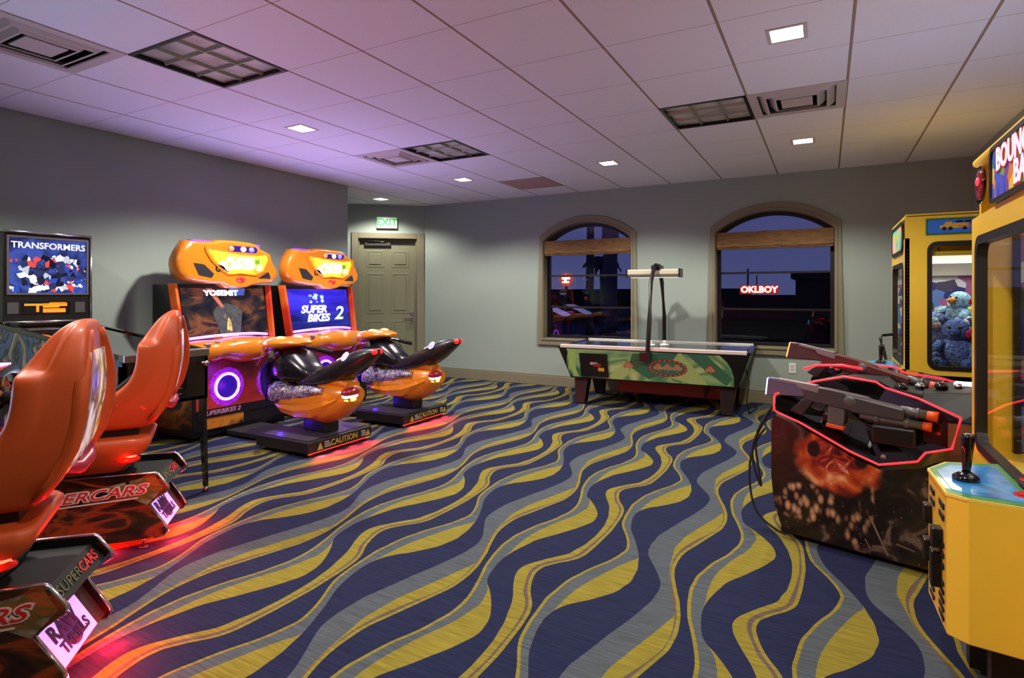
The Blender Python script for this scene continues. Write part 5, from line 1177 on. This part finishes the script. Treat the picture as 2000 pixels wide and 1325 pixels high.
# far crane
plan2 = [(.50,5.16),(.36,5.18),(.30,5.24),(.28,5.55),(.34,5.68),(.50,5.72)]
fx0, fx1, fy0, fy1, fz = .50, 1.25, 5.0, 5.96, 1.84
t2, B2, sh2, *_ = crane('smaller-looking yellow prize crane machine full of plush toys, in the far right corner', fx0, fx1, fy0, fy1, fz, (5.12, 5.86, .74, 1.50), (.632, 1.17, .735, 1.635), (plan2, .715, .26, (.38, 5.44)), False)
q = MB(); q.prism([(.62,1.685),(1.16,1.685),(1.16,1.80),(.62,1.80)], 'y', 4.992, 5.0); sgn = B2(q, 'side_sign', mat('sign_green', (40,110,70), .35))
q = MB(); q.prism(rrect(.632,1.148,1.697,1.788,.012), 'y', 4.990, 4.9925); sf = B2(q, 'sign_face', mat('sign_blue', (40,90,170), .3, emit=(40,90,170), es=.25), sgn)
q = MB(); q.prism([(.70,1.728),(.70,1.748),(.722,1.752),(.735,1.772),(.77,1.772),(.77,1.762),(.86,1.762),(.86,1.728)], 'y', 4.9885, 4.990); B2(q, 'truck_print', mat('truck_yellow', (220,170,50), .4), sf)
q = MB()
for cx_ in (.725,.76,.84): q.prism(circ(cx_,1.726,.013,n=12), 'y', 4.988, 4.9885)
for k in range(7): q.prism([(.79+k*.05,1.765),(.83+k*.05,1.765),(.83+k*.05,1.78),(.79+k*.05,1.78)], 'y', 4.988, 4.9885)
B2(q, 'dark_print', BLACK, sf)
q = MB(); q.prism([(.80,1.735),(1.10,1.735),(1.10,1.745),(.80,1.745)], 'y', 4.987, 4.988); B2(q, 'orange_line', mat('label_orange', (230,110,80), .4), sf)
q = MB(); q.band(rrect(5.14,5.84,1.60,1.78,.06), rrect(5.11,5.87,1.57,1.81,.08), 'x', .49, .505, closed=True); mf = B2(q, 'marquee_frame', GASK)
q = MB(); q.prism(rrect(5.13,5.85,1.59,1.79,.06), 'x', .494, .503); B2(q, 'marquee', art('far_marquee', [(60,110,220),(80,190,120),(230,150,90),(120,160,230)], scale=7, es=.5), mf)
q = MB(); q.tube([(.50,5.80,.93),(.42,5.78,.92),(.40,5.74,.90),(.44,5.72,.72)], .012, 8); B2(q, 'grab_handle', BLACKG)
q = MB(); q.tube([(.70,5.05,1.60),(.70,5.05,1.56),(.74,5.05,1.555),(1.0,5.05,1.56)], .006, 6); B2(q, 'cable_loop', RUBBER)
q = MB()
for k in range(34): q.cyl((.512,5.0,.76+k*.025), (.512,4.997,.76+k*.025), .004, n=6)
B2(q, 'rivets', mat('rivet', (120,96,30), .4, .4))

# plush toys
def fuzzy(name, rgb, amt=.5):
    m = mat(name, rgb, .95, spec=.1)
    if m.node_tree.nodes.get('fz'): return m
    nt = m.node_tree; b = nt.nodes['Principled BSDF']
    n = nt.nodes.new('ShaderNodeTexNoise'); n.name = 'fz'; n.inputs['Scale'].default_value = 60; n.inputs['Detail'].default_value = 3
    tc = nt.nodes.new('ShaderNodeTexCoord'); nt.links.new(tc.outputs['Object'], n.inputs['Vector'])
    bp = nt.nodes.new('ShaderNodeBump'); bp.inputs['Strength'].default_value = 1; bp.inputs['Distance'].default_value = .02
    nt.links.new(n.outputs['Fac'], bp.inputs['Height']); nt.links.new(bp.outputs[0], b.inputs['Normal'])
    r = nt.nodes.new('ShaderNodeValToRGB'); c = lin(rgb); r.color_ramp.elements[0].position = .32; r.color_ramp.elements[1].position = .68
    r.color_ramp.elements[0].color = (*[x*.45 for x in c],1); r.color_ramp.elements[1].color = (*[min(1,x*1.5+.03) for x in c],1)
    nt.links.new(n.outputs['Fac'], r.inputs[0]); nt.links.new(r.outputs[0], b.inputs['Base Color'])
    return m
def plush(lab, loc, s, body, accent, rz=0, kind='bear', tilt=0, g='plush toys in the far crane'):
    t = thing('plush_toy', lab, 'plush toy', loc, 0, g); t.rotation_euler = (R(tilt), R(tilt*.6), R(rz))
    m = fuzzy('plush_%d_%d_%d' % body, body); a = fuzzy('plush_%d_%d_%d' % accent, accent); dk = mat('plush_eye', (12,10,12), .2)
    q = MB(); q.ball((0,0,.38*s), (.30*s,.34*s,.36*s)); q.build('body', m, t)
    q = MB(); q.ball((-.04*s,0,.86*s), (.27*s,.28*s,.26*s)); hd = q.build('head', m, t)
    for sy in (-1,1):
        q = MB(); q.ball((-.27*s,sy*.09*s,.93*s), .035*s, nu=8, nv=6); q.build('eye', dk, hd)
        if kind == 'bear':
            q = MB(); q.ball((0,sy*.22*s,1.05*s), (.06*s,.10*s,.10*s), nu=10, nv=6); q.build('ear', a, hd)
        q = MB(); q.tube([(-.10*s,sy*.26*s,.56*s),(-.24*s,sy*.38*s,.42*s),(-.34*s,sy*.34*s,.30*s)], [.11*s,.12*s,.09*s], 10); q.ball((-.34*s,sy*.34*s,.30*s), .10*s, nu=10, nv=6); q.build('arm', m, t)
        q = MB(); q.tube([(-.10*s,sy*.20*s,.14*s),(-.34*s,sy*.26*s,.12*s),(-.46*s,sy*.27*s,.15*s)], [.13*s,.13*s,.13*s], 10); q.ball((-.46*s,sy*.27*s,.15*s), .135*s, nu=10, nv=6); q.build('leg', a, t)
    q = MB()
    if kind == 'bird': q.tube([(-.28*s,0,.84*s),(-.46*s,0,.80*s)], [.10*s,.03*s], 10); q.build('beak', fuzzy('plush_beak', (235,140,60)), hd)
    else: q.ball((-.28*s,0,.82*s), (.10*s,.12*s,.09*s), nu=10, nv=6); q.build('muzzle', a, hd)
    return t
zf = .70
plush('shaggy blue plush toy at the front of the far crane, lowest of the pile', (.84,5.24,zf+.02), .33, (84,112,186), (64,90,160), 70, 'bear', 0)
plush('light blue plush bird with an orange beak, highest of the pile in the far crane', (.86,5.46,zf+.30), .26, (130,175,212), (150,190,215), 40, 'bird', 8)
plush('grey-blue plush toy in the far crane, just above the lowest blue one', (.80,5.52,zf+.10), .30, (104,126,182), (170,160,180), 80, 'bear', -10)
plush('lime green plush toy behind the bird in the far crane', (1.02,5.60,zf+.26), .30, (165,215,50), (140,200,40), 70, 'bear', 12)
plush('white plush toy with magenta ears and feet at the right of the far crane pile', (.99,5.26,zf+.24), .26, (228,222,224), (175,30,84), 80, 'bear', 0)
plush('tan plush bear deep in the far crane against the back', (1.06,5.72,zf), .28, (170,130,96), (200,170,130), 100, 'bear', 0)
plush('purple plush bear in the far crane near its front window', (.68,5.76,zf), .26, (110,70,150), (150,110,180), 120, 'bear', 0)
plush('yellow plush toy in the middle bottom of the far crane', (1.05,5.40,zf), .24, (215,180,70), (230,150,60), 60, 'bear', 0)
g2 = 'plush toys in the near crane'
plush('magenta plush toy low in the near crane, by its far yellow wall', (.80,2.72,.64), .30, (150,40,90), (120,30,70), 215, 'bear', 0, g2)
plush('purple plush toy in the near crane, behind the magenta one', (1.06,2.62,.64), .36, (96,56,120), (150,110,160), 180, 'bear', 0, g2)
plush('pink plush toy high in the near crane pile', (.84,2.74,.95), .28, (220,130,170), (240,190,210), 205, 'bear', 6, g2)
plush('brown plush bear low at the front glass of the near crane', (.74,2.36,.64), .28, (130,76,44), (160,106,70), 215, 'bear', 0, g2)
plush('blue plush toy at the near end of the near crane', (.92,2.02,.64), .36, (60,80,150), (90,110,180), 180, 'bear', 0, g2)
